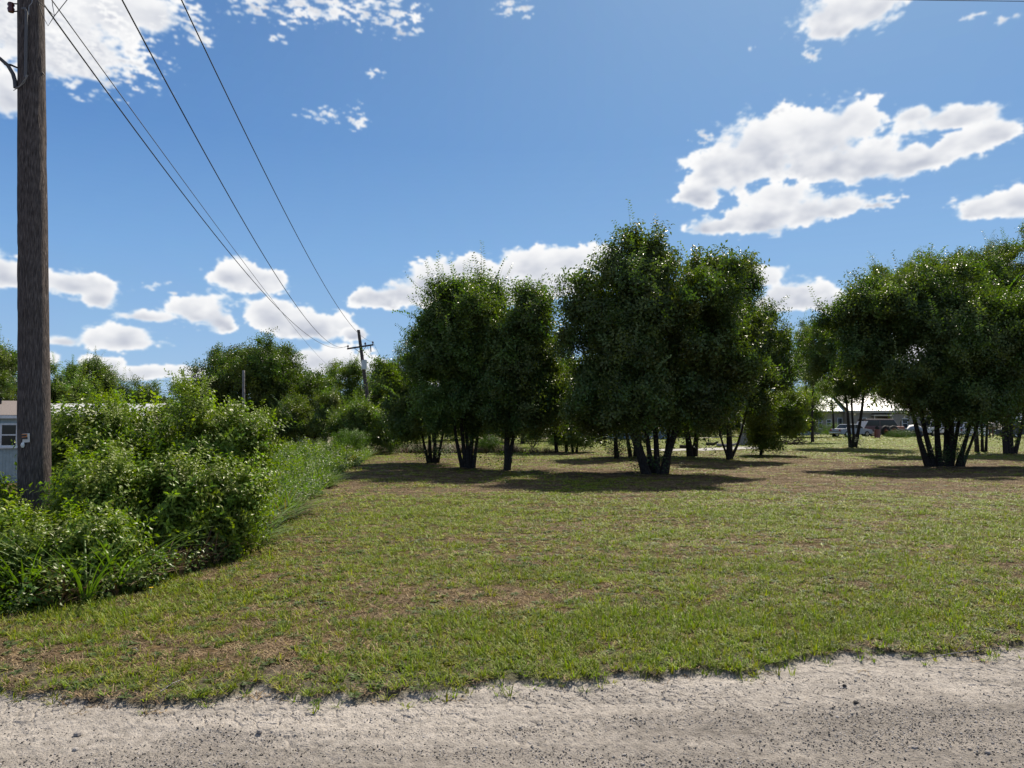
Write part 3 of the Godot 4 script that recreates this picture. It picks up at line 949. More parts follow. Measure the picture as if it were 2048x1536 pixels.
func build_lawn():
	var green := [[], [], [], [], []]
	var gc := [PackedColorArray(), PackedColorArray(), PackedColorArray(), PackedColorArray(), PackedColorArray()]
	var dead := [[], [], []]
	var dc := [PackedColorArray(), PackedColorArray(), PackedColorArray()]
	var low := []
	var lc := PackedColorArray()
	# [near, far, tufts per square metre, spread, height]
	for ring in [[4.3, 6.5, 620.0, 0.9, 0.95], [6.5, 9.0, 430.0, 1.0, 0.9], [9.0, 14.0, 240.0, 1.25, 0.85], [14.0, 22.0, 170.0, 1.5, 0.8], [22.0, 36.0, 80.0, 2.0, 0.8], [36.0, 65.0, 20.0, 3.4, 0.9], [65.0, 100.0, 2.5, 8.0, 1.6]]:
		var a: float = (ring[1] + ring[0]) * 0.5 * 1.44 + 2.0
		var n := int((ring[1] - ring[0]) * a * ring[2])
		for i in n:
			var d := sqrt(lerpf(ring[0] * ring[0], ring[1] * ring[1], rng.randf()))
			var x: float = rng.randf_range(-1.0, 1.0) * (d * 0.72 + 1.0)
			if not on_lawn(x, d): continue
			var over := edge(x) - d
			if over > 0.0 and rng.randf() > 0.4 * exp(-over / 0.09): continue
			var g := lush(x, d) + rng.randf_range(-0.55, 0.55)
			var y := gy(x, -d) if over < 0.0 else 0.002
			var w: float = ring[3] * rng.randf_range(0.7, 1.3)
			var h: float = ring[4] * rng.randf_range(0.6, 1.3)
			var spin := Basis(Vector3.UP, rng.randf() * TAU)
			if g > 0.02 and rng.randf() > 0.16:
				if g < 0.30 and rng.randf() < 0.35 and d < 20.0:
					low.append(Transform3D(spin.scaled(Vector3(w, h, w) * 0.8), Vector3(x, y - 0.003, -d)))
					var q := rng.randf_range(0.75, 1.2)
					lc.append(Color(0.081 * q, 0.127 * q, 0.031 * q))
					continue
				var k := rng.randi() % 5
				var tall := 1.0 + 0.5 * clampf(g, 0.0, 1.0)
				if rng.randf() < 0.03: tall *= 1.7
				green[k].append(Transform3D(spin.scaled(Vector3(w, h * tall, w)), Vector3(x, y - 0.004, -d)))
				# thin turf is yellower than lush turf
				var yel := clampf(rng.randf_range(-0.15, 1.0) - 0.35 * g, 0.0, 1.0)
				var q2 := rng.randf_range(0.55, 1.3)
				gc[k].append(Color(lerpf(0.18, 0.32, yel) * q2, lerpf(0.25, 0.295, yel) * q2, lerpf(0.028, 0.038, yel) * q2))
			else:
				var k := rng.randi() % 3
				dead[k].append(Transform3D(spin.scaled(Vector3(w, h * 0.8, w)), Vector3(x, y - 0.003, -d)))
				var q := 0.35 + 1.05 * pow(rng.randf(), 1.3)
				var red := rng.randf()
				dc[k].append(Color(lerpf(0.29, 0.19, red) * q, lerpf(0.225, 0.133, red) * q, lerpf(0.128, 0.082, red) * q))
	for k in 5:
		tag(scatter("lawn_grass", S.tuft[k], M.grass, self, green[k], gc[k]), "short green lawn grass covering the open lot", "grass", "lawn turf", "stuff")
	for k in 3:
		tag(scatter("dry_grass", S.thatch[k], M.dry, self, dead[k], dc[k]), "dry brown thatch lying between the green lawn grass", "grass", "lawn thatch", "stuff")
	tag(scatter("lawn_weeds", S.rosette, M.grass, self, low, lc), "low broad-leaved weeds growing among the lawn grass", "weeds", "", "stuff")

# ---------------------------------------------------------------- trees
# base: foot of the trunk; lobes: [centre, radii] of the crown's masses; stems: where each stem ends
func tree(called: String, label: String, group: String, base: Vector3, lobes: Array, stems: Array, o := {}) -> Node3D:
	var t := thing(called, label, "tree", base, 0.0, group)
	rng.seed = o.get("seed", 1) + 500
	var trunk_r: float = o.get("r", 0.16)
	var leaf_s: float = o.get("leaf", 1.1) * 1.18
	# smaller clumps spread through the outer part of each mass
	var clumps := []
	var weight := 0.0
	for l in lobes:
		var c: Vector3 = l[0] - base
		var r: Vector3 = l[1]
		var mean := (r.x + r.y + r.z) / 3.0
		var k := int(clampf(7.5 * o.get("clumps", 1.0) * pow(mean, 1.2) + 4.0, 5, 50))
		for i in k:
			var d := rand_dir()
			var q := c + d.normalized() * r * rng.randf_range(0.35, 1.02)
			var s := clampf(mean * rng.randf_range(0.16, 0.42), 0.25, 1.2)
			if q.y < 0.6: q.y = 0.6 + rng.randf() * 0.4
			clumps.append([q, s])
			weight += s * s
	# stems
	var wob := edge_n
	var nodes := []
	for e in stems:
		var b := MB.new()
		var foot: Vector3 = e[0]
		var top: Vector3 = e[1] - base
		var r0: float = (e[2] if e.size() > 2 else trunk_r) * 0.72
		var pts := []
		var rad := []
		var k := 9
		var kink := rng.randf_range(0.7, 1.15)
		var turn := rng.randf() * TAU
		var sway := rng.randf_range(0.05, 0.13) * clampf(top.y / 5.0, 0.3, 1.0)
		for i in k:
			var f := i / (k - 1.0)
			var p := foot.lerp(Vector3(foot.x, foot.y + (top.y - foot.y), foot.z), f)
			var bow := pow(f, kink)
			p.x = lerpf(foot.x, top.x, bow)
			p.z = lerpf(foot.z, top.z, bow)
			p += (Vector3(sin(f * 7.0 + turn), 0, cos(f * 6.0 + turn)) - Vector3(sin(turn), 0, cos(turn)) * (1.0 - f)) * sway * sqrt(f)
			pts.append(p)
			rad.append(r0 * (1.0 - 0.78 * f) * (1.0 + 0.30 * pow(1.0 - f, 14.0)))
		pts[0].y -= 0.12
		b.tube(pts, rad, 10, wob, 0.28)
		part("trunk", b.mesh(), M.bark, t)
		for i in range(3, k): nodes.append([pts[i], rad[i]])
	# limbs reach from the stems into the clumps
	var lb := MB.new()
	for c in clumps:
		var best := -1
		var far := 1e9
		for i in nodes.size():
			var q: Vector3 = nodes[i][0]
			var g: float = q.distance_to(c[0]) + maxf(0.0, q.y - c[0].y + 0.3) * 2.0
			if g < far:
				far = g
				best = i
		var a: Vector3 = nodes[best][0]
		var z: Vector3 = c[0]
		var m := a.lerp(z, 0.5) + Vector3.UP * a.distance_to(z) * 0.12
		var r0: float = minf(nodes[best][1] * 0.7, 0.02 + 0.014 * a.distance_to(z))
		lb.tube([a, a.lerp(m, 0.6), m.lerp(z, 0.35), z], [r0, r0 * 0.75, r0 * 0.5, r0 * 0.2], 5, null, 0.0, false)
	part("branches", lb.mesh(), M.bark, t)
	# leaves
	var n: int = int(o.get("n", 4000) * 0.55)
	var places := [[], [], []]
	var tints := [PackedColorArray(), PackedColorArray(), PackedColorArray()]
	var sp := []
	var st := PackedColorArray()
	var base_c: Color = o.get("color", Color(0.078, 0.122, 0.027))
	base_c = Color(base_c.r * 1.42, base_c.g * 1.32, base_c.b * 1.7)
	var center := Vector3.ZERO
	for l in lobes: center += (l[0] - base) / lobes.size()
	for c in clumps:
		var k := int(ceil(n * c[1] * c[1] / weight / 6.0))
		var hue := rng.randf_range(0.8, 1.25)
		for i in k:
			# a leafy branchlet grows outwards from inside the clump
			var d: Vector3 = (rand_dir() + (c[0] - center).normalized() * 0.45).normalized()
			var from: Vector3 = c[0] + rand_dir() * c[1] * 0.35
			var run: float = c[1] * (0.4 + 1.3 * pow(rng.randf(), 1.6))
			var q := rng.randf_range(0.8, 1.2) * hue
			var warm := rng.randf_range(0.9, 1.3)
			for j in 6:
				var f := (j + rng.randf()) / 6.0
				var p: Vector3 = from + d * run * f + Vector3(0, -0.30 * run * f * f, 0) + rand_dir() * 0.07
				if p.y < 0.15: continue
				var out: Vector3 = (d * 0.9 + Vector3(0, 0.1 - 0.35 * f, 0) + rand_dir() * 0.75).normalized()
				var s := leaf_s * rng.randf_range(0.75, 1.2)
				var tint := Color(base_c.r * q * warm, base_c.g * q, base_c.b * q)
				var v := rng.randi() % 3
				places[v].append(Transform3D(basis_along(out, rng.randf() * TAU).scaled(Vector3.ONE * s), p - out * 0.1 * s))
				tints[v].append(tint)
			if rng.randf() < o.get("shoots", 0.03) * 5.0 and d.y > -0.1:
				var up: Vector3 = (d * 0.9 + Vector3.UP * rng.randf_range(0.1, 0.8)).normalized()
				var s := leaf_s * rng.randf_range(0.7, 1.2)
				sp.append(Transform3D(basis_along(up, rng.randf() * TAU).scaled(Vector3.ONE * s), from + d * run * 0.75))
				st.append(Color(base_c.r * q * warm, base_c.g * q, base_c.b * q) * 1.15)
	var crown := Node3D.new()
	crown.name = "crown"
	t.add_child(crown)
	tag(crown, "", "", "", "stuff")
	for v in 3:
		tag(scatter("foliage", S.sprig[v], M.leaf, crown, places[v], tints[v]), "", "", "", "stuff")
	if o.has("sprouts"):
		var up := []
		var uc := PackedColorArray()
		for i in o.sprouts:
			var a := rng.randf() * TAU
			var q := rng.randf_range(0.8, 1.2)
			up.append(Transform3D(basis_along(Vector3(cos(a) * 0.7, 1.0, sin(a) * 0.7), rng.randf() * TAU).scaled(Vector3.ONE * rng.randf_range(0.7, 1.5)), Vector3(cos(a), 0.0, sin(a)) * rng.randf_range(0.15, 0.7) + Vector3.UP * rng.randf_range(0.0, 0.5)))
			uc.append(Color(0.06 * q, 0.10 * q, 0.03 * q))
		tag(scatter("sprouts", S.weed[0], M.leaf, t, up, uc), "", "", "", "stuff")
	if sp.size() > 8:
		tag(scatter("shoots", S.shoot[0], M.leaf, crown, sp, st), "", "", "", "stuff")
	return t

# crown masses given as [x, y, rx, ry] in photograph pixels at distance d; depth is how deep they are beside their width
func masses(list: Array, d: float, depth := 0.9) -> Array:
	var out := []
	for l in list:
		var off: float = l[4] if l.size() > 4 else 0.0
		var dd := d + off
		var k := dd / F
		out.append([at(l[0], l[1], dd), Vector3(l[2] * k, l[3] * k, l[2] * k * depth)])
	return out

# a tree whose foot shows at (px, py); stems as [dx of the foot, end x, end y (pixels), radius, depth of the end]
func tree_at(called: String, label: String, group: String, px: float, py: float, crown: Array, stem_list: Array, o := {}) -> Node3D:
	var d: float = o.get("d", reach(py))
	var base := at(px, py, d)
	base.y = gy(base.x, base.z)
	var stems := []
	var spread := 0.0
	for s in stem_list:
		var fx: float = s[0] * d / F
		stems.append([Vector3(fx, 0, 0.12 * sin(fx * 40.0)), at(s[1], s[2], d + (s[4] if s.size() > 4 else 0.0)), s[3]])
	return tree(called, label, group, base, masses(crown, d, o.get("depth", 1.1)), stems, o)

func build_trees():
	var near := "shade trees standing on the mown lot"
	# left pair and the slim single trunk
	tree_at("shade_tree", "multi-stemmed dark tree at the left end of the grove, sprouts round its foot", near, 866, 928, [[845, 770, 72, 78], [835, 830, 60, 50], [880, 720, 50, 60]], [[-4, 850, 740, 0.10], [3, 880, 720, 0.10], [8, 905, 760, 0.08, -1.0], [-8, 830, 800, 0.08]], {"sprouts": 40, "seed": 1, "n": 5200, "shoots": 0.04})
	tree_at("shade_tree", "round tree with a fan of five slender stems, left of the slim single trunk", near, 936, 938, [[925, 665, 84, 100], [950, 620, 66, 62], [888, 740, 62, 88], [960, 770, 70, 76], [880, 640, 40, 60], [920, 815, 70, 40]], [[-10, 878, 690, 0.095], [-4, 912, 620, 0.10], [1, 936, 600, 0.09, 1.0], [5, 962, 640, 0.09], [10, 990, 700, 0.085], [3, 940, 690, 0.07, 1.5]], {"seed": 2, "n": 8000, "shoots": 0.055, "color": Color(0.081, 0.132, 0.027)})
	tree_at("shade_tree", "tree on one slim straight trunk between the fan-stemmed tree and the biggest tree", near, 1014, 942, [[1050, 650, 66, 80], [1065, 730, 62, 90], [1010, 740, 60, 80], [1030, 805, 74, 52], [1085, 800, 50, 46]], [[0, 1025, 760, 0.15], [1, 1055, 640, 0.10, 0.6], [-1, 1000, 690, 0.07, 1.2]], {"sprouts": 18, "seed": 3, "n": 7000, "shoots": 0.03})
	# the biggest tree
	tree_at("shade_tree", "biggest and tallest tree of the grove, thick clustered trunk in the middle of the lot", near, 1310, 950, [[1300, 520, 56, 74], [1222, 610, 74, 84], [1190, 690, 62, 84], [1300, 650, 110, 120], [1400, 600, 84, 92], [1440, 690, 76, 92], [1360, 740, 110, 84], [1230, 760, 92, 76], [1310, 800, 120, 52], [1420, 800, 70, 46], [1200, 810, 60, 40]], [[-17, 1205, 650, 0.19], [-3, 1272, 580, 0.105], [5, 1310, 520, 0.12, 0.8], [17, 1415, 620, 0.165], [12, 1360, 640, 0.09, 1.4]], {"depth": 1.25, "leaf": 1.15, "sprouts": 24, "seed": 4, "n": 13500, "shoots": 0.02, "color": Color(0.073, 0.112, 0.028)})
	tree_at("shade_tree", "two-forked tree just behind the biggest tree, base flared on bare ground", near, 1384, 915, [[1390, 740, 84, 92], [1350, 780, 70, 60], [1420, 650, 60, 70]], [[-4, 1362, 700, 0.19], [5, 1410, 690, 0.17]], {"seed": 5, "n": 5000})
	tree_at("shade_tree", "dark tree with one side limb standing right of the biggest tree", near, 1459, 920, [[1470, 590, 54, 66], [1510, 660, 62, 90], [1545, 720, 48, 80], [1470, 740, 80, 84], [1430, 800, 60, 44]], [[0, 1468, 650, 0.17], [0, 1530, 700, 0.08], [0, 1425, 800, 0.07, -0.5]], {"seed": 6, "n": 8000, "shoots": 0.02})
	tree_at("shade_tree", "thin straight tree left of the biggest tree, leafy sprout at its foot", near, 1234, 918, [[1222, 760, 58, 70], [1200, 800, 46, 50]], [[0, 1225, 740, 0.14]], {"sprouts": 26, "seed": 7, "n": 3000})
	tree_at("shade_tree", "tree of two crossing stems half hidden by the biggest trunk", near, 1266, 915, [[1282, 770, 64, 66], [1250, 810, 46, 40]], [[-5, 1240, 740, 0.12], [6, 1300, 750, 0.12], [2, 1275, 720, 0.09]], {"sprouts": 24, "seed": 8, "n": 2800})
	tree_at("young_tree", "small young tree with leaves down to the ground beside the dead stump", "young trees among the grove", 1520, 912, [[1556, 826, 50, 34], [1520, 840, 42, 34], [1580, 842, 30, 20], [1522, 878, 26, 22]], [[0, 1555, 805, 0.09], [1, 1510, 810, 0.05]], {"seed": 9, "n": 2600, "clumps": 1.3, "color": Color(0.111, 0.165, 0.030)})
	tree_at("young_tree", "slim dark trunk in the middle distance, leftmost of three behind the slim single trunk", "young trees among the grove", 1113, 906, [[1100, 790, 54, 60], [1090, 840, 40, 34]], [[0, 1108, 760, 0.13]], {"seed": 10, "n": 2400})
	tree_at("young_tree", "short dark trunk in the middle distance, between a slim trunk and a leafy forked one", "young trees among the grove", 1133, 905, [[1140, 780, 50, 56]], [[0, 1136, 760, 0.12]], {"seed": 11, "n": 1800})
	tree_at("young_tree", "leafy forked sapling on the sunny grass before the pale house", "young trees among the grove", 1149, 906, [[1150, 850, 34, 30], [1170, 862, 24, 22], [1130, 858, 24, 22]], [[-3, 1140, 840, 0.10], [4, 1166, 845, 0.09]], {"seed": 12, "n": 1700, "clumps": 1.4, "color": Color(0.111, 0.165, 0.030)})
	# right side
	tree_at("shade_tree", "three-stemmed tree before the tan building, shrub at its foot", near, 1704, 897, [[1690, 700, 62, 80], [1675, 740, 60, 48], [1735, 640, 62, 66], [1740, 720, 60, 76], [1650, 690, 40, 56]], [[-3, 1682, 740, 0.16], [2, 1706, 720, 0.12], [5, 1735, 690, 0.15]], {"sprouts": 40, "seed": 13, "n": 8000, "shoots": 0.035, "leaf": 1.1, "color": Color(0.081, 0.128, 0.027)})
	tree_at("shade_tree", "massive wide tree on the right with a cluster of thick splayed trunks", near, 1890, 935, [[1740, 640, 72, 66], [1780, 600, 66, 56], [1820, 640, 92, 80], [1785, 718, 76, 66], [1890, 600, 84, 80], [1900, 720, 104, 100], [1960, 650, 96, 110], [2010, 740, 92, 92], [1860, 765, 92, 42], [1965, 780, 92, 40]], [[-28, 1790, 740, 0.15], [-19, 1830, 690, 0.14], [-9, 1862, 640, 0.15], [0, 1885, 620, 0.10, 1.0], [8, 1918, 640, 0.18], [15, 1938, 660, 0.11, 1.0], [20, 1958, 700, 0.12], [30, 1990, 765, 0.085]], {"depth": 1.25, "leaf": 1.15, "sprouts": 70, "seed": 14, "n": 15500, "shoots": 0.03, "color": Color(0.075, 0.120, 0.028)})
	tree_at("shade_tree", "leaning pair of thin stems right of the massive splayed trunks", near, 1962, 905, [[1850, 560, 72, 60], [1930, 560, 80, 70], [1980, 620, 80, 90], [1780, 600, 72, 60]], [[-10, 1930, 640, 0.15], [3, 1960, 600, 0.10], [7, 1985, 620, 0.09]], {"seed": 15, "n": 7000, "shoots": 0.05})
	tree_at("shade_tree", "tree cut off by the right edge of the view, several close trunks", near, 2020, 908, [[2030, 540, 92, 74], [2080, 640, 90, 110], [2000, 640, 60, 90], [2060, 740, 110, 70]], [[-10, 1990, 640, 0.15], [-3, 2010, 600, 0.14], [4, 2040, 600, 0.15], [10, 2070, 650, 0.13]], {"seed": 16, "n": 9000, "shoots": 0.04})
	tree_at("shade_tree", "pale airy tree showing through the gap before the shed", "trees behind the grove", 1625, 884, [[1622, 680, 36, 56], [1600, 720, 34, 50], [1640, 740, 34, 50]], [[0, 1622, 690, 0.16], [2, 1606, 720, 0.10]], {"seed": 17, "n": 1700, "leaf": 1.2, "d": 62.0, "color": Color(0.091, 0.140, 0.038)})
	tree_at("shade_tree", "thin dark trunk standing close in front of the tan building", "trees behind the grove", 1667, 872, [[1650, 780, 44, 34], [1690, 775, 34, 30]], [[0, 1664, 770, 0.18]], {"seed": 18, "n": 1500, "leaf": 1.4, "d": 84.0})
	# left of the far pole
	var left := "trees along the left of the lot"
	tree_at("broad_tree", "large dome-shaped dark tree behind the thicket", left, 510, 893, [[505, 738, 92, 50], [440, 778, 66, 52], [575, 768, 70, 60], [400, 800, 46, 46], [630, 790, 44, 50], [470, 730, 60, 46], [545, 730, 60, 46], [510, 790, 92, 66], [420, 810, 46, 40], [600, 800, 46, 46], [450, 850, 60, 40], [560, 850, 60, 40]], [[-3, 480, 760, 0.34], [3, 535, 760, 0.32], [0, 590, 790, 0.16]], {"seed": 21, "n": 10500, "leaf": 1.45, "d": 54.0, "clumps": 1.2, "shoots": 0.0, "color": 0.8 * Color(0.073, 0.120, 0.021)})
	tree_at("broad_tree", "loose leaning tree reaching left over the gap by the far pole", left, 742, 896, [[690, 745, 40, 22], [660, 770, 30, 16], [700, 800, 44, 34], [740, 790, 40, 44], [730, 840, 50, 34]], [[0, 690, 760, 0.15], [3, 745, 760, 0.13]], {"seed": 22, "n": 3000, "leaf": 1.7, "d": 78.0, "clumps": 1.3, "color": Color(0.098, 0.152, 0.028)})
	tree_at("broad_tree", "bright leafy tree filling the space right of the far pole", left, 800, 900, [[790, 760, 44, 40], [770, 810, 46, 56], [820, 730, 34, 40], [830, 800, 44, 66], [800, 860, 56, 30]], [[-2, 780, 760, 0.15], [3, 820, 740, 0.14]], {"seed": 23, "n": 4200, "leaf": 1.6, "d": 76.0, "clumps": 1.2, "color": Color(0.091, 0.146, 0.028)})
	tree_at("understorey_tree", "ragged low tree with bare dark limbs in front of the dome-shaped tree", left, 640, 900, [[600, 830, 44, 34], [640, 850, 36, 24], [570, 850, 30, 24], [660, 815, 24, 22]], [[0, 610, 810, 0.10], [3, 660, 800, 0.08]], {"seed": 24, "n": 2300, "leaf": 1.1, "d": 41.0, "clumps": 1.3, "color": Color(0.091, 0.134, 0.032)})
	tree_at("understorey_tree", "spreading low leafy tree under the far pole", left, 722, 904, [[700, 850, 44, 26], [750, 850, 44, 30], [725, 830, 36, 20], [770, 870, 30, 20]], [[-3, 695, 840, 0.10], [3, 755, 840, 0.09]], {"seed": 25, "n": 2600, "leaf": 1.05, "d": 38.0, "clumps": 1.3, "color": Color(0.091, 0.144, 0.028)})
	tree_at("broad_tree", "dark leafy tree at the far left edge, left of the near pole", left, 10, 900, [[0, 730, 52, 50], [10, 780, 50, 50], [-40, 770, 60, 70]], [[0, 0, 760, 0.22]], {"seed": 26, "n": 3000, "leaf": 1.3, "d": 46.0})
	tree_at("broad_tree", "bright green tree close behind the near pole with upswept tips", left, 128, 895, [[115, 765, 36, 38], [140, 790, 40, 44], [90, 790, 36, 44]], [[0, 125, 770, 0.2]], {"seed": 27, "n": 2600, "leaf": 1.3, "d": 50.0, "shoots": 0.08, "color": Color(0.094, 0.152, 0.028)})
	tree_at("broad_tree", "dark pointed tree above the pale roof behind the thicket", left, 195, 890, [[185, 755, 34, 34], [175, 800, 44, 44], [215, 790, 30, 30]], [[0, 188, 760, 0.22]], {"seed": 28, "n": 2600, "leaf": 1.35, "d": 55.0, "shoots": 0.06})
	tree_at("broad_tree", "low rounded tree far off between the pointed tree and the dome-shaped tree", left, 290, 880, [[265, 785, 34, 26], [310, 795, 36, 30], [290, 830, 60, 34], [345, 830, 30, 30]], [[0, 285, 780, 0.25]], {"seed": 29, "n": 2300, "leaf": 1.7, "d": 72.0, "color": Color(0.085, 0.134, 0.030)})
	# the row that closes the view behind the lot
	var row := [[868, 830, 50], [925, 838, 44], [985, 842, 40], [1045, 846, 36], [1105, 838, 44], [1345, 830, 52], [1405, 840, 46], [1440, 822, 52], [1500, 832, 46], [1555, 836, 46], [1590, 822, 50], [1850, 815, 44], [1930, 812, 50], [2010, 812, 52], [2080, 805, 56]]
	var said := ["behind the leftmost grove tree", "behind the fan-stemmed tree", "left of the brown dry bush", "above the brown dry bush", "left of the pale house", "right of the pale house", "behind the two-forked tree", "behind the dead stump's left side", "behind the dead stump", "behind the young leafy tree", "left of the pink shed", "right of the tan building", "behind the parked cars", "left of the white truck", "behind the white truck"]
	for i in row.size():
		var r: Array = row[i]
		var d := 88.0 + 9.0 * sin(i * 2.3)
		if i < 5: d = 62.0 + 5.0 * sin(i * 1.7)
		elif i > 10: d = 125.0
		var py := 845.0 + EYE * F / d
		tree_at("background_tree", "background tree of the far row, " + said[i], "background tree row", r[0], py, [[r[0], r[1] - 18, r[2], r[2] * 0.85], [r[0] - 24, r[1] + 12, r[2] * 0.7, r[2] * 0.6], [r[0] + 22, r[1] + 14, r[2] * 0.7, r[2] * 0.6]], [[0, r[0], r[1] - 20, 0.2]], {"seed": 60 + i, "n": 1500, "leaf": 1.9 * d / 88.0, "d": d, "color": Color(0.081, 0.122, 0.027).lerp(Color(0.111, 0.159, 0.028), 0.5 + 0.5 * sin(i * 3.1))})
	# the wood far beyond: one mass
	rng.seed = 77
	var places := [[], [], []]
	var tints := [PackedColorArray(), PackedColorArray(), PackedColorArray()]
	for i in 9000:
		var px := rng.randf_range(-300.0, 2350.0)
		var d := rng.randf_range(128.0, 165.0)
		var top := 1.0 + 5.2 * (0.7 + 0.75 * patches.get_noise_2d(px * 0.03, 5.0)) + 1.0 * patches.get_noise_2d(px * 0.12, 9.0)
		var p := at(px, 845, d)
		p.y = gy(p.x, p.z) + top * pow(rng.randf(), 0.7)
		var v := rng.randi() % 3
		var q := rng.randf_range(0.7, 1.3)
		places[v].append(Transform3D(basis_along((rand_dir() + Vector3.UP * 0.3).normalized(), rng.randf() * TAU).scaled(Vector3.ONE * rng.randf_range(2.6, 4.2)), p))
		tints[v].append(Color(0.066 * q, 0.105 * q, 0.034 * q))
	for v in 3:
		tag(scatter("distant_woods", S.sprig[v], M.leaf, self, places[v], tints[v]), "distant woods closing the view behind the lot", "woods", "distant woods", "stuff")

# ---------------------------------------------------------------- poles and wires
func weathered_pole(foot: Vector3, top: Vector3, r0: float, r1: float, sides := 40, rings := 150) -> ArrayMesh:
	var v := PackedVector3Array()
	var idx := PackedInt32Array()
	var st := SurfaceTool.new()
	st.begin(Mesh.PRIMITIVE_TRIANGLES)
	st.set_smooth_group(0)
	var split := FastNoiseLite.new()
	split.seed = 8; split.frequency = 1.0; split.fractal_type = FastNoiseLite.FRACTAL_RIDGED; split.fractal_octaves = 3
	for i in rings + 1:
		var f := float(i) / rings
		var c := foot.lerp(top, f)
		for j in sides:
			var a := TAU * j / sides
			var r := lerpf(r0, r1, f)
			# long drying checks and weathered grain
			var q := split.get_noise_3d(cos(a) * 2.6, c.y * 0.55, sin(a) * 2.6)
			r += -0.010 * smoothstep(0.45, 0.8, q) + 0.006 * fine.get_noise_3d(cos(a) * 0.9, c.y * 0.14, sin(a) * 0.9)
			st.add_vertex(c + Vector3(cos(a), 0, sin(a)) * r)
	for i in rings:
		for j in sides:
			var p := i * sides + j
			var q := i * sides + (j + 1) % sides
			for k in [p, q, p + sides, q, q + sides, p + sides]: st.add_index(k)
	var c0 := (rings + 1) * sides
	st.add_vertex(top + Vector3.UP * r1 * 0.15)
	for j in sides:
		for k in [rings * sides + j, rings * sides + (j + 1) % sides, c0]: st.add_index(k)
	st.generate_normals()
	return st.commit()

func wire(label: String, a: Vector3, b: Vector3, sag: float, r: float, group := "overhead wires", n := 40):
	var pts := []
	var rad := []
	for i in n + 1:
		var t := float(i) / n
		pts.append(a.lerp(b, t) - Vector3.UP * 4.0 * sag * t * (1.0 - t))
		rad.append(r)
	var m := MB.new()
	m.tube(pts, rad, 5)
	solo("overhead_wire", m.mesh(), M.wire, "", label, "wire", group)

func insulator(parent: Node3D, p: Vector3, s := 1.0):
	var b := MB.new()
	b.tube([p, p + Vector3(0, 0.05, 0) * s, p + Vector3(0, 0.06, 0) * s, p + Vector3(0, 0.10, 0) * s, p + Vector3(0, 0.11, 0) * s, p + Vector3(0, 0.16, 0) * s], [0.02 * s, 0.02 * s, 0.055 * s, 0.06 * s, 0.035 * s, 0.03 * s], 10)
	part("insulator", b.mesh(), M.porcelain, parent)

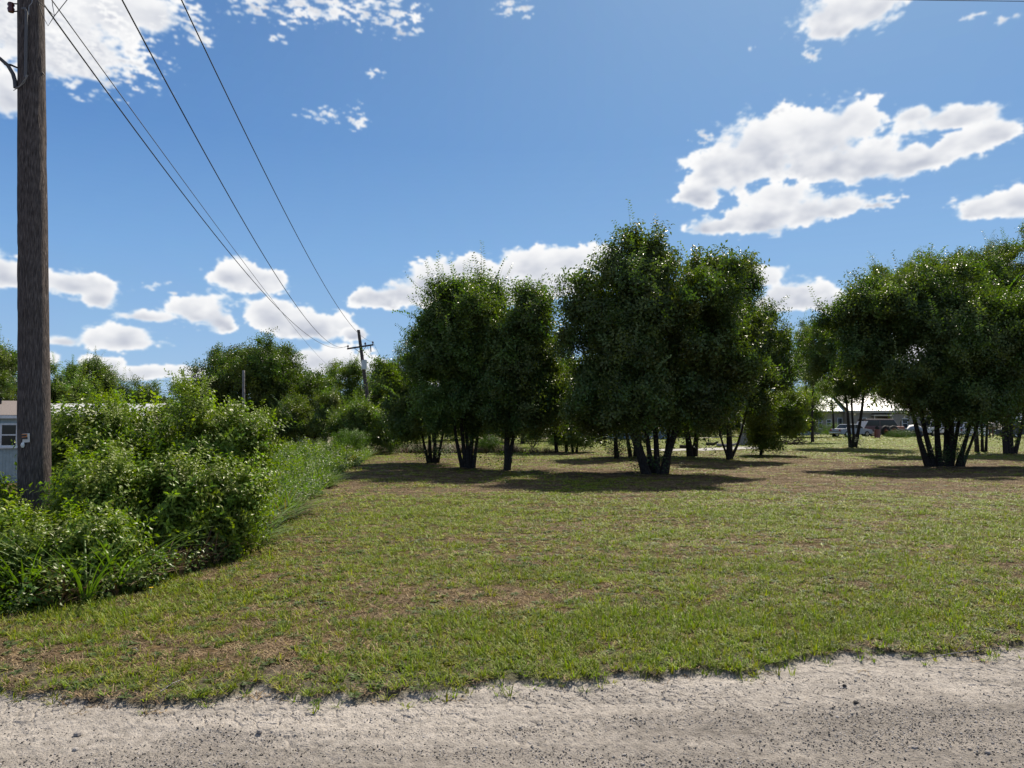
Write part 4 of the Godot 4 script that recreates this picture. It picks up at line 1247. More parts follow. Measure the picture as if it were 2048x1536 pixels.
func build_poles():
	var group := "wooden line poles"
	# the near pole
	var foot := at(71, 1140, 8.5)
	foot.y = gy(foot.x, foot.z) - 0.1
	var head := at(62, 0, 8.5)
	head += (head - foot).normalized() * 2.7
	var near := thing("utility_pole", "tall weathered wooden pole close by on the left, standing in the thicket", "utility pole", foot, 0.0, group)
	part("shaft", weathered_pole(Vector3.ZERO, head - foot, 0.168, 0.118), M.pole, near)
	var along := func(px, py, off): return at(px, py, 8.5 - off) - foot
	# the conduit and its cable on the camera side
	var b := MB.new()
	b.tube([along.call(42, 18, 0.1), along.call(50, 17, 0.165), along.call(53, 24, 0.165), along.call(52, 80, 0.165), along.call(51, 155, 0.17)], [0.012, 0.016, 0.016, 0.016, 0.016], 8)
	part("conduit", b.mesh(), M.conduit, near)
	b = MB.new()
	b.tube([along.call(-40, 85, 0.2), along.call(0, 117, 0.16), along.call(16, 131, 0.14), along.call(26, 148, 0.12), along.call(30, 162, 0.11), along.call(31, 176, 0.11)], [0.019, 0.019, 0.02, 0.021, 0.022, 0.022], 8)
	part("service_cable", b.mesh(), M.cable, near)
	b = MB.new()
	b.tube([along.call(36, 136, 0.0), along.call(22, 130, 0.13), along.call(8, 128, 0.15)], [0.009, 0.012, 0.009], 6)
	part("cable_bracket", b.mesh(), M.rust_steel, near)
	b = MB.new()
	b.tube([along.call(31, 176, 0.12), along.call(40, 172, 0.16), along.call(50, 158, 0.18), along.call(53, 150, 0.18)], [0.006, 0.006, 0.006, 0.006], 5)
	b.tube([along.call(27, 181, 0.12), along.call(36, 176, 0.15), along.call(48, 166, 0.18), along.call(56, 150, 0.18)], [0.004, 0.004, 0.004, 0.004], 5)
	part("tie_wire", b.mesh(), M.steel, near)
	# a spool insulator on its clevis
	b = MB.new()
	b.tube([along.call(22, 6, 0.05), along.call(22, 10, 0.05), along.call(22, 14, 0.05), along.call(22, 18, 0.05), along.call(22, 24, 0.05)], [0.030, 0.038, 0.026, 0.038, 0.030], 12)
	part("insulator", b.mesh(), M.porcelain, near)
	b = MB.new()
	b.tube([along.call(40, 8, 0.02), along.call(18, 7, 0.05)], [0.008, 0.008], 6)
	part("clevis", b.mesh(), M.rust_steel, near)
	b = MB.new()
	b.tube([along.call(40, 22, 0.02), along.call(18, 24, 0.05)], [0.008, 0.008], 6)
	part("clevis", b.mesh(), M.rust_steel, near)
	b = MB.new()
	b.tube([along.call(65, -10, 0.17), along.call(64, 5, 0.18), along.call(58, 12, 0.18), along.call(57, 30, 0.17)], [0.004, 0.004, 0.004, 0.004], 5)
	part("ground_wire", b.mesh(), M.steel, near)
	b = MB.new()
	b.tube([along.call(84, 145, 0.02), along.call(89, 150, 0.02)], [0.012, 0.004], 6)
	part("staple", b.mesh(), M.rust_steel, near)
	# jumpers hanging from the head of the pole
	b = MB.new()
	b.tube([along.call(76, 2, 0.08), along.call(84, 28, 0.06), along.call(96, 52, 0.05), along.call(108, 33, 0.0), along.call(134, 0, 0.0), along.call(160, -40, 0.0)], [0.0045, 0.0045, 0.0045, 0.0045, 0.0045, 0.0045], 5)
	b.tube([along.call(76, 2, 0.08), along.call(92, 16, 0.05), along.call(109, 32, 0.0), along.call(105, 10, 0.0), along.call(104, -10, 0.0)], [0.0045, 0.0045, 0.0045, 0.0045, 0.0045], 5)
	part("jumper_wire", b.mesh(), M.wire, near)
	# cross arm out of the picture
	var dirx := Vector3(0.985, 0, 0.17)
	b = MB.new()
	b.x = Transform3D(Basis(dirx, Vector3.UP, dirx.cross(Vector3.UP)), Vector3(-5.47, 7.75, -8.3) - foot)
	b.cbox(Vector3(-1.25, -0.06, -0.05), Vector3(1.25, 0.06, 0.05), 0.008)
	part("cross_arm", b.mesh(), M.pole, near)
	insulator(near, Vector3(-6.45, 7.80, -8.45) - foot)
	insulator(near, Vector3(-5.35, 8.0, -8.3) - foot)
	insulator(near, head - foot)
	# the small orange and black notice with a white tag below
	var sgn := part("notice", null, M.sign, near)
	var sc := at(51, 876, 8.5 - 0.168) - foot
	var mk := func(lo, hi, z):
		var q := MB.new()
		q.x = Transform3D(Basis(Vector3.UP, -0.30) * Basis(Vector3.BACK, 0.06), sc)
		# bent round the pole
		for i in 6:
			var a: float = lerpf(lo.x, hi.x, i / 6.0)
			var c: float = lerpf(lo.x, hi.x, (i + 1) / 6.0)
			var za: float = z - a * a * 3.0
			var zc: float = z - c * c * 3.0
			q.quad(Vector3(a, lo.y, za), Vector3(a, hi.y, za), Vector3(c, hi.y, zc), Vector3(c, lo.y, zc))
			q.quad(Vector3(c, lo.y, zc - 0.002), Vector3(c, hi.y, zc - 0.002), Vector3(a, hi.y, za - 0.002), Vector3(a, lo.y, za - 0.002))
		return q.mesh()
	sgn.mesh = mk.call(Vector2(-0.055, -0.048), Vector2(0.055, 0.048), 0.006)
	part("orange_field", mk.call(Vector2(-0.050, -0.008), Vector2(0.030, 0.044), 0.0095), M.sign_orange, sgn)
	part("lettering", mk.call(Vector2(-0.046, 0.018), Vector2(0.022, 0.036), 0.0125), M.sign_black, sgn)
	part("lettering", mk.call(Vector2(-0.046, -0.012), Vector2(0.036, 0.008), 0.0125), M.sign_black, sgn)
	b = MB.new()
	var kp := at(47, 890, 8.5 - 0.166) - foot
	b.tube([kp + Vector3(0, -0.026, 0.0), kp + Vector3(0, -0.018, 0.012), kp + Vector3(0, 0, 0.016), kp + Vector3(0, 0.018, 0.012), kp + Vector3(0, 0.026, 0)], [0.004, 0.016, 0.020, 0.016, 0.004], 10)
	part("white_tag", b.mesh(), M.white_paint, near)
	# the leaning far pole
	var f2 := at(748, 880, 71.0)
	f2.y = gy(f2.x, f2.z) - 0.1
	var h2 := at(717, 660, 70.0)
	var far := thing("utility_pole", "far leaning wooden pole with a cross arm and grey transformer can", "utility pole", f2, 0.0, group)
	part("shaft", weathered_pole(Vector3.ZERO, h2 - f2, 0.20, 0.14, 16, 40), M.pole, far)
	var axis := (h2 - f2).normalized()
	var ac := f2 + axis * ((at(722, 694, 70.3) - f2).dot(axis)) - f2
	var ax := (at(749, 690, 70.9) - at(697, 698, 70.9)).normalized()
	b = MB.new()
	b.x = Transform3D(Basis(ax, axis, ax.cross(axis)).orthonormalized(), ac + Vector3(0, 0, 0.2))
	b.cbox(Vector3(-1.22, -0.075, -0.06), Vector3(1.22, 0.075, 0.06), 0.01)
	part("cross_arm", b.mesh(), M.pole, far)
	for s in [-1.0, 1.0]:
		b = MB.new()
		b.bar(ac + ax * 0.55 * s + Vector3(0, -0.05, 0.27), ac - axis * 0.6 + Vector3(0, 0, 0.22), 0.022)
		part("brace", b.mesh(), M.rust_steel, far)
	for s in [-1.15, 0.45, 1.15]:
		insulator(far, ac + ax * s + Vector3(0, 0.06, 0.2), 1.7)
	# cut-out hanging under the arm
	b = MB.new()
	b.bar(ac + ax * 0.95 + Vector3(0, -0.08, 0.2), ac + ax * 1.0 + Vector3(0, -0.62, 0.25), 0.045)
	part("fuse_cutout", b.mesh(), M.rust_steel, far)
	var tc := at(729, 729, 70.0) - f2
	b = MB.new()
	b.tube([tc + Vector3(0, -0.46, 0.1), tc + Vector3(0, -0.42, 0.1), tc + Vector3(0, 0.34, 0.1), tc + Vector3(0, 0.36, 0.1), tc + Vector3(0, 0.42, 0.1)], [0.22, 0.25, 0.25, 0.27, 0.16], 16)
	var tr := part("transformer", b.mesh(), mat(Color(0.55, 0.56, 0.56), 0.5), far)
	b = MB.new()
	b.tube([tc + Vector3(-0.14, 0.4, 0.1), tc + Vector3(-0.15, 0.5, 0.1), tc + Vector3(-0.17, 0.62, 0.1)], [0.05, 0.06, 0.03], 8)
	part("bushing", b.mesh(), M.porcelain, tr)
	# wires between the poles
	var left_end := f2 + ac + ax * -1.15 + Vector3(0, 0.3, 0.2)
	var right_end := f2 + ac + ax * 1.15 + Vector3(0, 0.3, 0.2)
	wire("right overhead wire, from above the near pole to the far pole's right arm end", Vector3(-5.05, 9.1, -8.5), right_end, 1.6, 0.012)
	wire("middle overhead wire, running down to the far pole's left arm end", Vector3(-5.35, 8.1, -8.5), left_end + ax * 0.12, 2.0, 0.012)
	wire("thicker left overhead wire starting beside the near pole's top", Vector3(-6.45, 7.9, -8.5), left_end, 2.0, 0.012)
	wire("thin left overhead wire that drops behind the trees short of the far pole", Vector3(-5.75, 7.1, -8.5), at(655, 730, 78), 0.4, 0.008)
	wire("overhead wire leaving the far pole's right arm end downwards", right_end, at(790, 750, 140), 0.6, 0.012)
	wire("overhead wire leaving the far pole's middle insulator downwards", f2 + ac + ax * 0.45 + Vector3(0, 0.3, 0.2), at(768, 740, 140), 0.6, 0.012)
	wire("dark wire crossing the very top right corner of the sky", at(1500, -6, 14), at(2300, 4, 17), 0.02, 0.008)
	wire("faint upper wire crossing low above the far left trees", at(-60, 744, 110), at(640, 765, 120), 0.4, 0.012)
	wire("faint lower wire crossing low above the far left trees", at(-60, 775, 110), at(640, 778, 120), 0.4, 0.012)
	# slim pale post behind the thicket
	var f3 := at(488, 884, 42.0)
	f3.y = gy(f3.x, f3.z) - 0.1
	var third := thing("utility_pole", "slim pale grey post in front of the dome-shaped dark tree", "utility pole", f3, 0.0, group)
	part("shaft", weathered_pole(Vector3.ZERO, at(487, 741, 42.0) - f3, 0.085, 0.07, 12, 20), M.dead_wood, third)
	var f4 := at(797, 870, 110.0)
	f4.y = gy(f4.x, f4.z) - 0.1
	var fourth := thing("utility_pole", "dark pole tip just showing over the leafy tree right of the far pole", "utility pole", f4, 0.0, group)
	part("shaft", weathered_pole(Vector3.ZERO, at(796, 713, 110.0) - f4, 0.2, 0.15, 12, 20), M.pole, fourth)

# ---------------------------------------------------------------- the thicket on the left
func shrub(label: String, mass: Array, d: float, n: int, o := {}):
	var c := at(mass[0], mass[1], d)
	var k := d / F
	var r := Vector3(mass[2] * k, mass[3] * k, mass[2] * k * 0.85) * 0.84
	var foot := Vector3(c.x, gy(c.x, c.z), c.z)
	var t := thing("shrub", label, "shrub", foot, 0.0, "shrubs of the thicket")
	rng.seed = int(mass[0] * 7 + mass[1])
	var mid := c - foot
	var tips := []
	var sb := MB.new()
	for i in o.get("stems", 26):
		var dd := rand_dir()
		if dd.y < -0.5: dd.y = -dd.y
		var e := mid + dd * r * rng.randf_range(0.55, 1.0)
		if e.y < 0.12: e.y = 0.12 + rng.randf() * 0.3
		var a := Vector3(rng.randf_range(-0.3, 0.3), -0.05, rng.randf_range(-0.3, 0.3)) * Vector3(r.x, 1, r.z)
		var m := a.lerp(e, 0.5) + Vector3(0, 0.18 * e.length(), 0) + rand_dir() * 0.08
		sb.tube([a, a.lerp(m, 0.6), m, m.lerp(e, 0.6), e], [0.012, 0.010, 0.008, 0.006, 0.003], 5, null, 0.0, false)
		tips.append([a, m, e])
	part("stems", sb.mesh(), M.bark, t)
	var places := [[], [], [], []]
	var tints := [PackedColorArray(), PackedColorArray(), PackedColorArray(), PackedColorArray()]
	var base_c: Color = o.get("color", Color(0.168, 0.245, 0.040))
	n = int(n * 0.5)
	var per := int(ceil(n / float(tips.size())))
	for s in tips:
		var hue := rng.randf_range(0.7, 1.3)
		for i in per:
			var f := pow(rng.randf(), 0.6)
			var p: Vector3 = s[0].lerp(s[1], f).lerp(s[1].lerp(s[2], f), f)
			if f < 0.35: continue
			p += rand_dir() * rng.randf_range(0.0, 0.20) * (r.x + r.y) * 0.6
			if p.y < 0.08: continue
			var out := ((p - mid).normalized() * 0.8 + Vector3.UP * 0.45 + rand_dir() * 0.6).normalized()
			var v := rng.randi() % 4
			var q := rng.randf_range(0.8, 1.2) * hue
			places[v].append(Transform3D(basis_along(out, rng.randf() * TAU).scaled(Vector3.ONE * rng.randf_range(0.65, 1.15)), p))
			tints[v].append(Color(base_c.r * q * rng.randf_range(0.9, 1.25), base_c.g * q, base_c.b * q))
	# long young shoots standing out of the mass
	var sh := MB.new()
	for i in o.get("shoots", 7):
		var a := rng.randf() * TAU
		var dir := Vector3(cos(a) * 0.5, rng.randf_range(0.6, 1.2), sin(a) * 0.5 + 0.15).normalized()
		var from := mid + Vector3(cos(a) * r.x * 0.6, r.y * rng.randf_range(0.2, 0.75), sin(a) * r.z * 0.6)
		var run := rng.randf_range(0.14, 0.36)
		var to := from + dir * run
		sh.tube([from - dir * 0.3, from, to], [0.005, 0.004, 0.002], 4, null, 0.0, false)
		for j in 7:
			var f := (j + 0.5) / 7.0
			var v := rng.randi() % 4
			var q := rng.randf_range(1.0, 1.35)
			places[v].append(Transform3D(basis_along((dir + rand_dir() * 0.55 + Vector3(cos(a), 0, sin(a)) * 0.3).normalized(), rng.randf() * TAU).scaled(Vector3.ONE * rng.randf_range(0.4, 0.65)), from.lerp(to, f)))
			tints[v].append(Color(base_c.r * q * 1.25, base_c.g * q * 1.1, base_c.b * q))
	part("shoots", sh.mesh(), M.bark, t)
	var leaves := Node3D.new()
	leaves.name = "foliage"
	t.add_child(leaves)
	tag(leaves, "", "", "", "stuff")
	for v in 4:
		tag(scatter("leaves", S.shrub[v], M.leaf_shrub, leaves, places[v], tints[v]), "", "", "", "stuff")

# an arching tall shoot above the thicket, leaves in pairs
func build_thicket():
	shrub("shrub directly right of the near pole, pale roof showing over it", [160, 898, 84, 96], 9.4, 1900)
	shrub("shrub with yellow-green tips in the middle back of the thicket", [262, 884, 92, 104], 9.9, 2000)
	shrub("tallest shrub of the thicket with one high leafy spire", [385, 902, 74, 100], 9.6, 1900)
	shrub("slender spire of young leaves topping the thicket", [395, 822, 26, 46], 9.5, 260, {"stems": 8})
	shrub("shrub at the thicket's right end with sprays reaching over the tall grass", [468, 912, 62, 84], 9.9, 1400)
	shrub("light spray of leaves sticking out to the right of the thicket", [505, 877, 40, 30], 10.0, 300, {"stems": 9})
	shrub("dark dense shrub low in the middle of the thicket's front", [320, 1010, 96, 84], 8.7, 2000)
	shrub("low shrub at the thicket's front right corner by the dead stick", [440, 1015, 76, 84], 9.1, 1700)
	shrub("glossy shrub below and right of the near pole's notice", [185, 1010, 84, 84], 8.2, 1700)
	shrub("low leafy shrub hiding the foot of the near pole", [62, 1130, 80, 44], 7.2, 900)
	shrub("low dark shrub at the thicket's near front left", [165, 1115, 84, 54], 7.4, 1300)
	shrub("shrub left of the near pole before the blue mobile home", [-10, 1050, 42, 44], 8.3, 700)
	shrub("shrub left of the near pole at the picture's lower left edge", [-30, 1110, 80, 70], 7.4, 1300)
	# arching blades of coarse grass, each blade one can pick out
	var i := 0
	for g in [[118, 1206, 9, "leftmost clump of arching coarse grass at the thicket's foot"], [172, 1212, 10, "clump of arching coarse grass left of the yellow flower"], [232, 1192, 11, "clump of long bending grass blades in the dark gap of the thicket"], [205, 1120, 9, "clump of tall grass blades rising through the thicket's front"], [48, 1215, 8, "clump of coarse grass below the near pole"], [30, 1120, 8, "clump of grass blades standing against the near pole's foot"], [290, 1166, 8, "small clump of thin grass at the right of the dark gap"]]:
		var d := reach(g[1])
		var f := at(g[0], g[1], d)
		f.y = gy(f.x, f.z)
		var t := thing("grass_clump", g[3], "grass clump", f, 0.0, "coarse grass clumps at the thicket")
		rng.seed = 900 + i
		i += 1
		for k in g[2] + 5:
			var a := rng.randf() * TAU
			var b := MB.new()
			b.col = Color(0.111, 0.189, 0.033) * rng.randf_range(0.75, 1.3)
			b.blade(Vector3(cos(a), 0, sin(a)) * 0.04, Vector3(cos(a), 0, sin(a)), rng.randf_range(0.6, 1.15), rng.randf_range(0.014, 0.026), rng.randf_range(0.7, 2.2), 9, 0.22)
			part("blade", b.mesh(), M.grass, t)
	# tall grass and weeds behind and beside the thicket
	rng.seed = 301
	var tall := [[], [], []]
	var tc := [PackedColorArray(), PackedColorArray(), PackedColorArray()]
	for n in 3400:
		var d := sqrt(rng.randf_range(10.0 * 10.0, 46.0 * 46.0)) if n > 1900 else rng.randf_range(9.6, 24.0)
		var edge_x := thicket_x(d)
		var x := edge_x + 0.15 - pow(rng.randf(), 1.6) * (9.0 if n > 1900 else 3.5)
		x += 0.35 * patches.get_noise_2d(d * 1.5, 4.0)
		if patches.get_noise_2d(x * 1.6 + 40.0, d * 0.9) + rng.randf_range(-0.15, 0.15) < -0.02: continue
		var h := (smoothstep(0.0, 1.1, edge_x + 0.5 - x) * 0.5 + 0.4) * (0.8 + 0.9 * patches.get_noise_2d(x * 3.0, d * 2.0))
		var v := rng.randi() % 3
		var q := rng.randf_range(0.7, 1.25)
		tall[v].append(Transform3D(Basis(Vector3.UP, rng.randf() * TAU).scaled(Vector3(1.0, h, 1.0) * rng.randf_range(0.7, 1.25) * (1.0 if d < 25.0 else 1.25)), Vector3(x, gy(x, -d) - 0.02, -d)))
		var p := patches.get_noise_2d(x * 2.0, d * 1.2)
		tc[v].append(Color(0.15 * q, 0.225 * q, 0.06 * q) if p > -0.25 else Color(0.22 * q, 0.16 * q, 0.10 * q))
	for v in 3:
		tag(scatter("tall_grass", S.tall[v], M.grass, self, tall[v], tc[v]), "tall green grass and weeds along the lot's left side", "grass", "tall weeds", "stuff")
	# low weeds round the thicket's foot
	var wp := [[], []]
	var wc := [PackedColorArray(), PackedColorArray()]
	for n in 8200:
		var d := rng.randf_range(6.2, 10.5) if n < 2000 else rng.randf_range(10.5, 36.0)
		var ex := thicket_x(d)
		var x := ex + 0.1 - pow(rng.randf(), 1.4) * (2.6 if n < 2000 else 4.5)
		var v := rng.randi() % 2
		var q := rng.randf_range(0.75, 1.25)
		var out := (Vector3.UP + rand_dir() * 0.9).normalized()
		var depth := clampf((ex - x) / 1.0, 0.0, 1.0)
		wp[v].append(Transform3D(basis_along(out, rng.randf() * TAU).scaled(Vector3.ONE * rng.randf_range(0.5, 1.05) * (1.0 if d < 14.0 else 1.3)), Vector3(x, gy(x, -d) + rng.randf() * (0.35 if n < 2000 else 0.55 + 0.5 * patches.get_noise_2d(x * 2.0, d)) * depth, -d)))
		wc[v].append(Color(0.12 * q * rng.randf_range(0.85, 1.3), 0.185 * q, 0.04 * q))
	for v in 2:
		tag(scatter("low_weeds", S.weed[v], M.leaf_shrub, self, wp[v], wc[v]), "low leafy weeds round the foot of the thicket", "weeds", "low thicket weeds", "stuff")
	# dead brown stalks at the thicket's shaded foot
	var sp := [[], [], []]
	var sc := [PackedColorArray(), PackedColorArray(), PackedColorArray()]
	for n in 420:
		var d := rng.randf_range(6.6, 11.0)
		var x := thicket_x(d) + 0.12 - rng.randf() * 0.9
		var q := rng.randf_range(0.5, 1.2)
		sp[n % 3].append(Transform3D(Basis(Vector3.UP, rng.randf() * TAU).scaled(Vector3(0.55, rng.randf_range(0.25, 0.6), 0.55)), Vector3(x, gy(x, -d), -d)))
		sc[n % 3].append(Color(0.20 * q, 0.135 * q, 0.085 * q))
	for v in 3:
		tag(scatter("dry_stalks", S.tall[v], M.dry, self, sp[v], sc[v]), "dead brown stalks along the thicket's foot", "grass", "dry stalks", "stuff")

# ---------------------------------------------------------------- buildings
func boxm(lo: Vector3, hi: Vector3, ch := 0.0) -> ArrayMesh:
	var b := MB.new()
	if ch > 0.0: b.cbox(lo, hi, ch)
	else: b.box(lo, hi)
	return b.mesh()

# a framed window on a wall facing +z, its sill and mid rail
func window(parent: Node3D, x: float, y: float, z: float, w: float, h: float, frame: Material, rail := true):
	var f := part("window", boxm(Vector3(-w / 2 - 0.07, -0.07, -0.02), Vector3(w / 2 + 0.07, h + 0.07, 0.035)), frame, parent, Vector3(x, y, z))
	part("pane", boxm(Vector3(-w / 2, 0, 0.0), Vector3(w / 2, h, 0.038)), M.glass, f)
	if rail: part("rail", boxm(Vector3(-w / 2, h * 0.48, 0.0), Vector3(w / 2, h * 0.48 + 0.05, 0.05)), frame, f)
	part("sill", boxm(Vector3(-w / 2 - 0.1, -0.12, 0.0), Vector3(w / 2 + 0.1, -0.06, 0.09)), frame, f)

# a gable roof over x0..x1 (ridge along x), eaves at z0 (front) and z1 (back)
func gable(b: MB, x0: float, x1: float, z0: float, z1: float, y: float, rise: float, thick := 0.12):
	var m := (z0 + z1) / 2
	for s in [[z0, m], [z1, m]]:
		var o := PackedVector2Array()
		var front: bool = s[0] > s[1]
		var p0 := Vector3(x0, y, s[0])
		var p1 := Vector3(x1, y, s[0])
		var q0 := Vector3(x0, y + rise, s[1])
		var q1 := Vector3(x1, y + rise, s[1])
		var up := Vector3(0, thick, 0)
		if front:
			b.quad(p0 + up, q0 + up, q1 + up, p1 + up)
			b.quad(p0, p0 + up, p1 + up, p1)
			b.quad(p1, q1, q0, p0)
		else:
			b.quad(p1 + up, q1 + up, q0 + up, p0 + up)
			b.quad(p1, p1 + up, p0 + up, p0)
			b.quad(p0, q0, q1, p1)
		b.quad(p0, q0, q0 + up, p0 + up)
		b.quad(p0 + up, q0 + up, q0, p0)
		b.quad(p1 + up, q1 + up, q1, p1)
		b.quad(p1, q1, q1 + up, p1 + up)

func gable_end(b: MB, x: float, z0: float, z1: float, y: float, rise: float):
	b.tri(Vector3(x, y, z0), Vector3(x, y + rise, (z0 + z1) / 2), Vector3(x, y, z1))
	b.tri(Vector3(x, y, z1), Vector3(x, y + rise, (z0 + z1) / 2), Vector3(x, y, z0))

func build_buildings():
	# the blue mobile home at the left edge
	var d := 31.0
	var right := at(52, 900, d)
	var left := at(-420, 900, d)
	var eave := at(20, 836, d).y
	var foot := at(20, 985, d).y
	var org := Vector3(right.x, foot, right.z)
	var w := right.x - left.x
	var hh := eave - foot
	var home := thing("mobile_home", "pale blue mobile home with white-framed window at the left edge", "house", org, 0.55)
	part("wall", boxm(Vector3(-w, 0, -4.2), Vector3(0, hh, -0.03)), M.blue_siding, home)
	# grooved siding sheets
	var sheet_m := MB.new()
	for i in 11:
		sheet_m.cbox(Vector3(-1.21 + i * 0.11, 0.70, -0.028), Vector3(-1.21 + i * 0.11 + 0.100, hh - 0.02, 0.0), 0.004)
	var skirt_m := MB.new()
	for i in 11:
		skirt_m.cbox(Vector3(-1.21 + i * 0.11, -0.3, -0.028), Vector3(-1.21 + i * 0.11 + 0.102, 0.60, -0.004), 0.004)
	var sm := sheet_m.mesh()
	var km := skirt_m.mesh()
	for i in int(w / 1.21):
		tag(part("siding_panel", sm, M.blue_siding, home, Vector3(-i * 1.21, 0, 0)), "", "", "", "stuff")
		tag(part("skirting_panel", km, M.blue_siding, home, Vector3(-i * 1.21, 0, 0)), "", "", "", "stuff")
	part("trim_board", boxm(Vector3(-w, 0.605, -0.03), Vector3(0, 0.695, 0.018), 0.004), M.blue_siding, home)
	part("corner_board", boxm(Vector3(-0.08, 0, -0.02), Vector3(0.02, hh, 0.022), 0.004), M.blue_siding, home)
	part("gutter", boxm(Vector3(-w - 0.1, hh - 0.02, 0.0), Vector3(0.15, hh + 0.10, 0.14), 0.02), M.white_paint, home)
	var wy := at(20, 890, d).y - foot
	var wx := -(52.0 - 17.0) / 58.7
	window(home, wx, wy, 0.0, 0.47, at(20, 850, d).y - at(20, 890, d).y, M.white_paint)
	window(home, wx - 3.0, wy, 0.0, 0.47, 0.8, M.white_paint)
	var b := MB.new()
	gable(b, -w - 0.2, 0.2, 0.12, -4.4, hh + 0.06, 0.62, 0.06)
	var rf := part("roof", b.mesh(), M.shingle, home)
	b = MB.new()
	b.tube([Vector3(-1.0, hh + 0.55, -1.6), Vector3(-1.0, hh + 0.78, -1.6), Vector3(-1.0, hh + 0.79, -1.6), Vector3(-1.0, hh + 0.84, -1.6)], [0.08, 0.08, 0.13, 0.02], 10)
	part("vent_cap", b.mesh(), M.dark, rf)
	# white-roofed building just seen over the thicket
	d = 44.0
	var c := at(170, 900, d)
	var wb := thing("outbuilding", "low building with a long white metal roof seen over the thicket", "building", Vector3(c.x, gy(c.x, c.z) - 0.2, c.z))
	var ey := at(170, 833, d).y - wb.position.y
	part("wall", boxm(Vector3(-4, 0, -5), Vector3(3.2, ey, 0)), M.cream, wb)
	b = MB.new()
	gable(b, -4.3, 3.5, 0.4, -5.4, ey, 0.75, 0.05)
	var wr := part("roof", b.mesh(), M.white_roof, wb)
	for i in 14:
		b = MB.new()
		b.x = Transform3D(Basis(Vector3.RIGHT, atan2(0.75, 2.9)), Vector3(-4.1 + i * 0.58, ey + 0.05, 0.4))
		b.box(Vector3(-0.02, 0, -2.98), Vector3(0.02, 0.03, 0))
		part("rib", b.mesh(), M.white_roof, wr)
	window(wb, 1.4, 1.0, 0.0, 0.9, 0.9, M.white_paint)
	# the tan shed with the silver car behind it
	d = 60.0
	c = at(632, 903, d)
	var shed := thing("shed", "small tan board shed half hidden by weeds under the dome-shaped tree's right side", "shed", Vector3(c.x, gy(c.x, c.z), c.z))
	part("wall", boxm(Vector3(-1.0, -0.1, -2.2), Vector3(0.9, 2.0, 0.0)), M.cream, shed)
	for i in 4:
		part("board", boxm(Vector3(-1.0 + i * 0.475, 0.05, 0.0), Vector3(-1.0 + i * 0.475 + 0.445, 2.0, 0.03), 0.005), M.cream, shed)
	part("door_gap", boxm(Vector3(0.40, 0.0, 0.01), Vector3(0.46, 2.0, 0.04)), M.dark, shed)
	b = MB.new()
	gable(b, -1.2, 1.1, 0.3, -2.5, 2.0, 0.5, 0.06)
	part("roof", b.mesh(), M.shingle, shed)
	# the pale house behind the biggest tree
	d = 72.0
	c = at(1190, 882, d)
	var e := at(1345, 882, d).x - c.x
	var house := thing("house", "pale green-white house with blue-grey side behind the biggest tree", "house", Vector3(c.x, gy(c.x, c.z), c.z))
	var m := at(1236, 882, d).x - c.x
	part("wall", boxm(Vector3(0, 0, -7.0), Vector3(m, 2.9, 0)), M.pale_siding, house)
	part("side_wall", boxm(Vector3(m, 0, -7.0), Vector3(e, 2.9, -0.5)), M.blue_grey, house)
	for i in 12:
		part("clapboard", boxm(Vector3(0.01, 0.15 + i * 0.22, 0.0), Vector3(m - 0.01, 0.15 + i * 0.22 + 0.20, 0.022), 0.004), M.pale_siding, house)
	for x in [0.25, 1.0, 1.28]:
		window(house, x, 1.0, 0.03, 0.18, 1.1, M.pale_siding, false)
	window(house, 2.05, 0.5, 0.03, 0.22, 1.5, M.pale_siding, false)
	for x in [m + 1.2, m + 3.2]:
		window(house, x, 0.9, -0.47, 0.8, 1.2, M.white_paint)
	b = MB.new()
	gable(b, -0.4, e + 0.4, 0.5, -7.5, 2.9, 1.5, 0.12)
	part("roof", b.mesh(), M.shingle, house)
	b = MB.new()
	gable_end(b, 0.0, 0.0, -7.0, 2.9, 1.4)
	part("gable", b.mesh(), M.pale_siding, house)
	b = MB.new()
	gable_end(b, e, 0.0, -7.0, 2.9, 1.4)
	part("gable", b.mesh(), M.pale_siding, house)
	# satellite dish on a post
	b = MB.new()
	b.x = Transform3D(Basis(Vector3.RIGHT, 1.2), Vector3(1.4, 0.75, 0.9))
	b.tube([Vector3(0, -0.05, 0), Vector3(0, -0.02, 0), Vector3(0, 0.04, 0)], [0.05, 0.24, 0.32], 16)
	var dish := solo("satellite_dish", b.mesh(), M.dark, "", "small dark satellite dish in front of the pale house wall", "satellite dish")
	dish.position = house.position + Vector3(0, 0.0, 0)
	b = MB.new()
	b.bar(Vector3(1.4, 0.0, 0.88), Vector3(1.4, 0.75, 0.88), 0.025)
	b.bar(Vector3(1.4, 0.7, 0.9), Vector3(1.75, 1.1, 1.2), 0.015)
	part("mount", b.mesh(), M.steel, dish)
	# carport left of it
	var pc := at(1166, 881, 74.0)
	var port := thing("carport", "open carport with a pale tin roof left of the pale house", "carport", Vector3(pc.x, gy(pc.x, pc.z), pc.z))
	b = MB.new()
	b.x = Transform3D(Basis(Vector3.BACK, 0.16), Vector3(0, 0.78, 0))
	b.cbox(Vector3(0, -0.02, -4.0), Vector3(1.25, 0.04, 0.3), 0.01)
	part("roof", b.mesh(), M.white_roof, port)
	for p in [[0.08, 0.1, 0.76], [0.08, -3.7, 0.76], [1.12, 0.1, 0.92]]:
		part("post", boxm(Vector3(p[0] - 0.045, 0, p[1] - 0.045), Vector3(p[0] + 0.045, p[2], p[1] + 0.045), 0.006), M.white_paint, port)
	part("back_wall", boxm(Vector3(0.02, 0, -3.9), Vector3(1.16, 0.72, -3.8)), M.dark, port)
	# pink shed
	d = 92.0
	c = at(1595, 869, d)
	var k := d / F
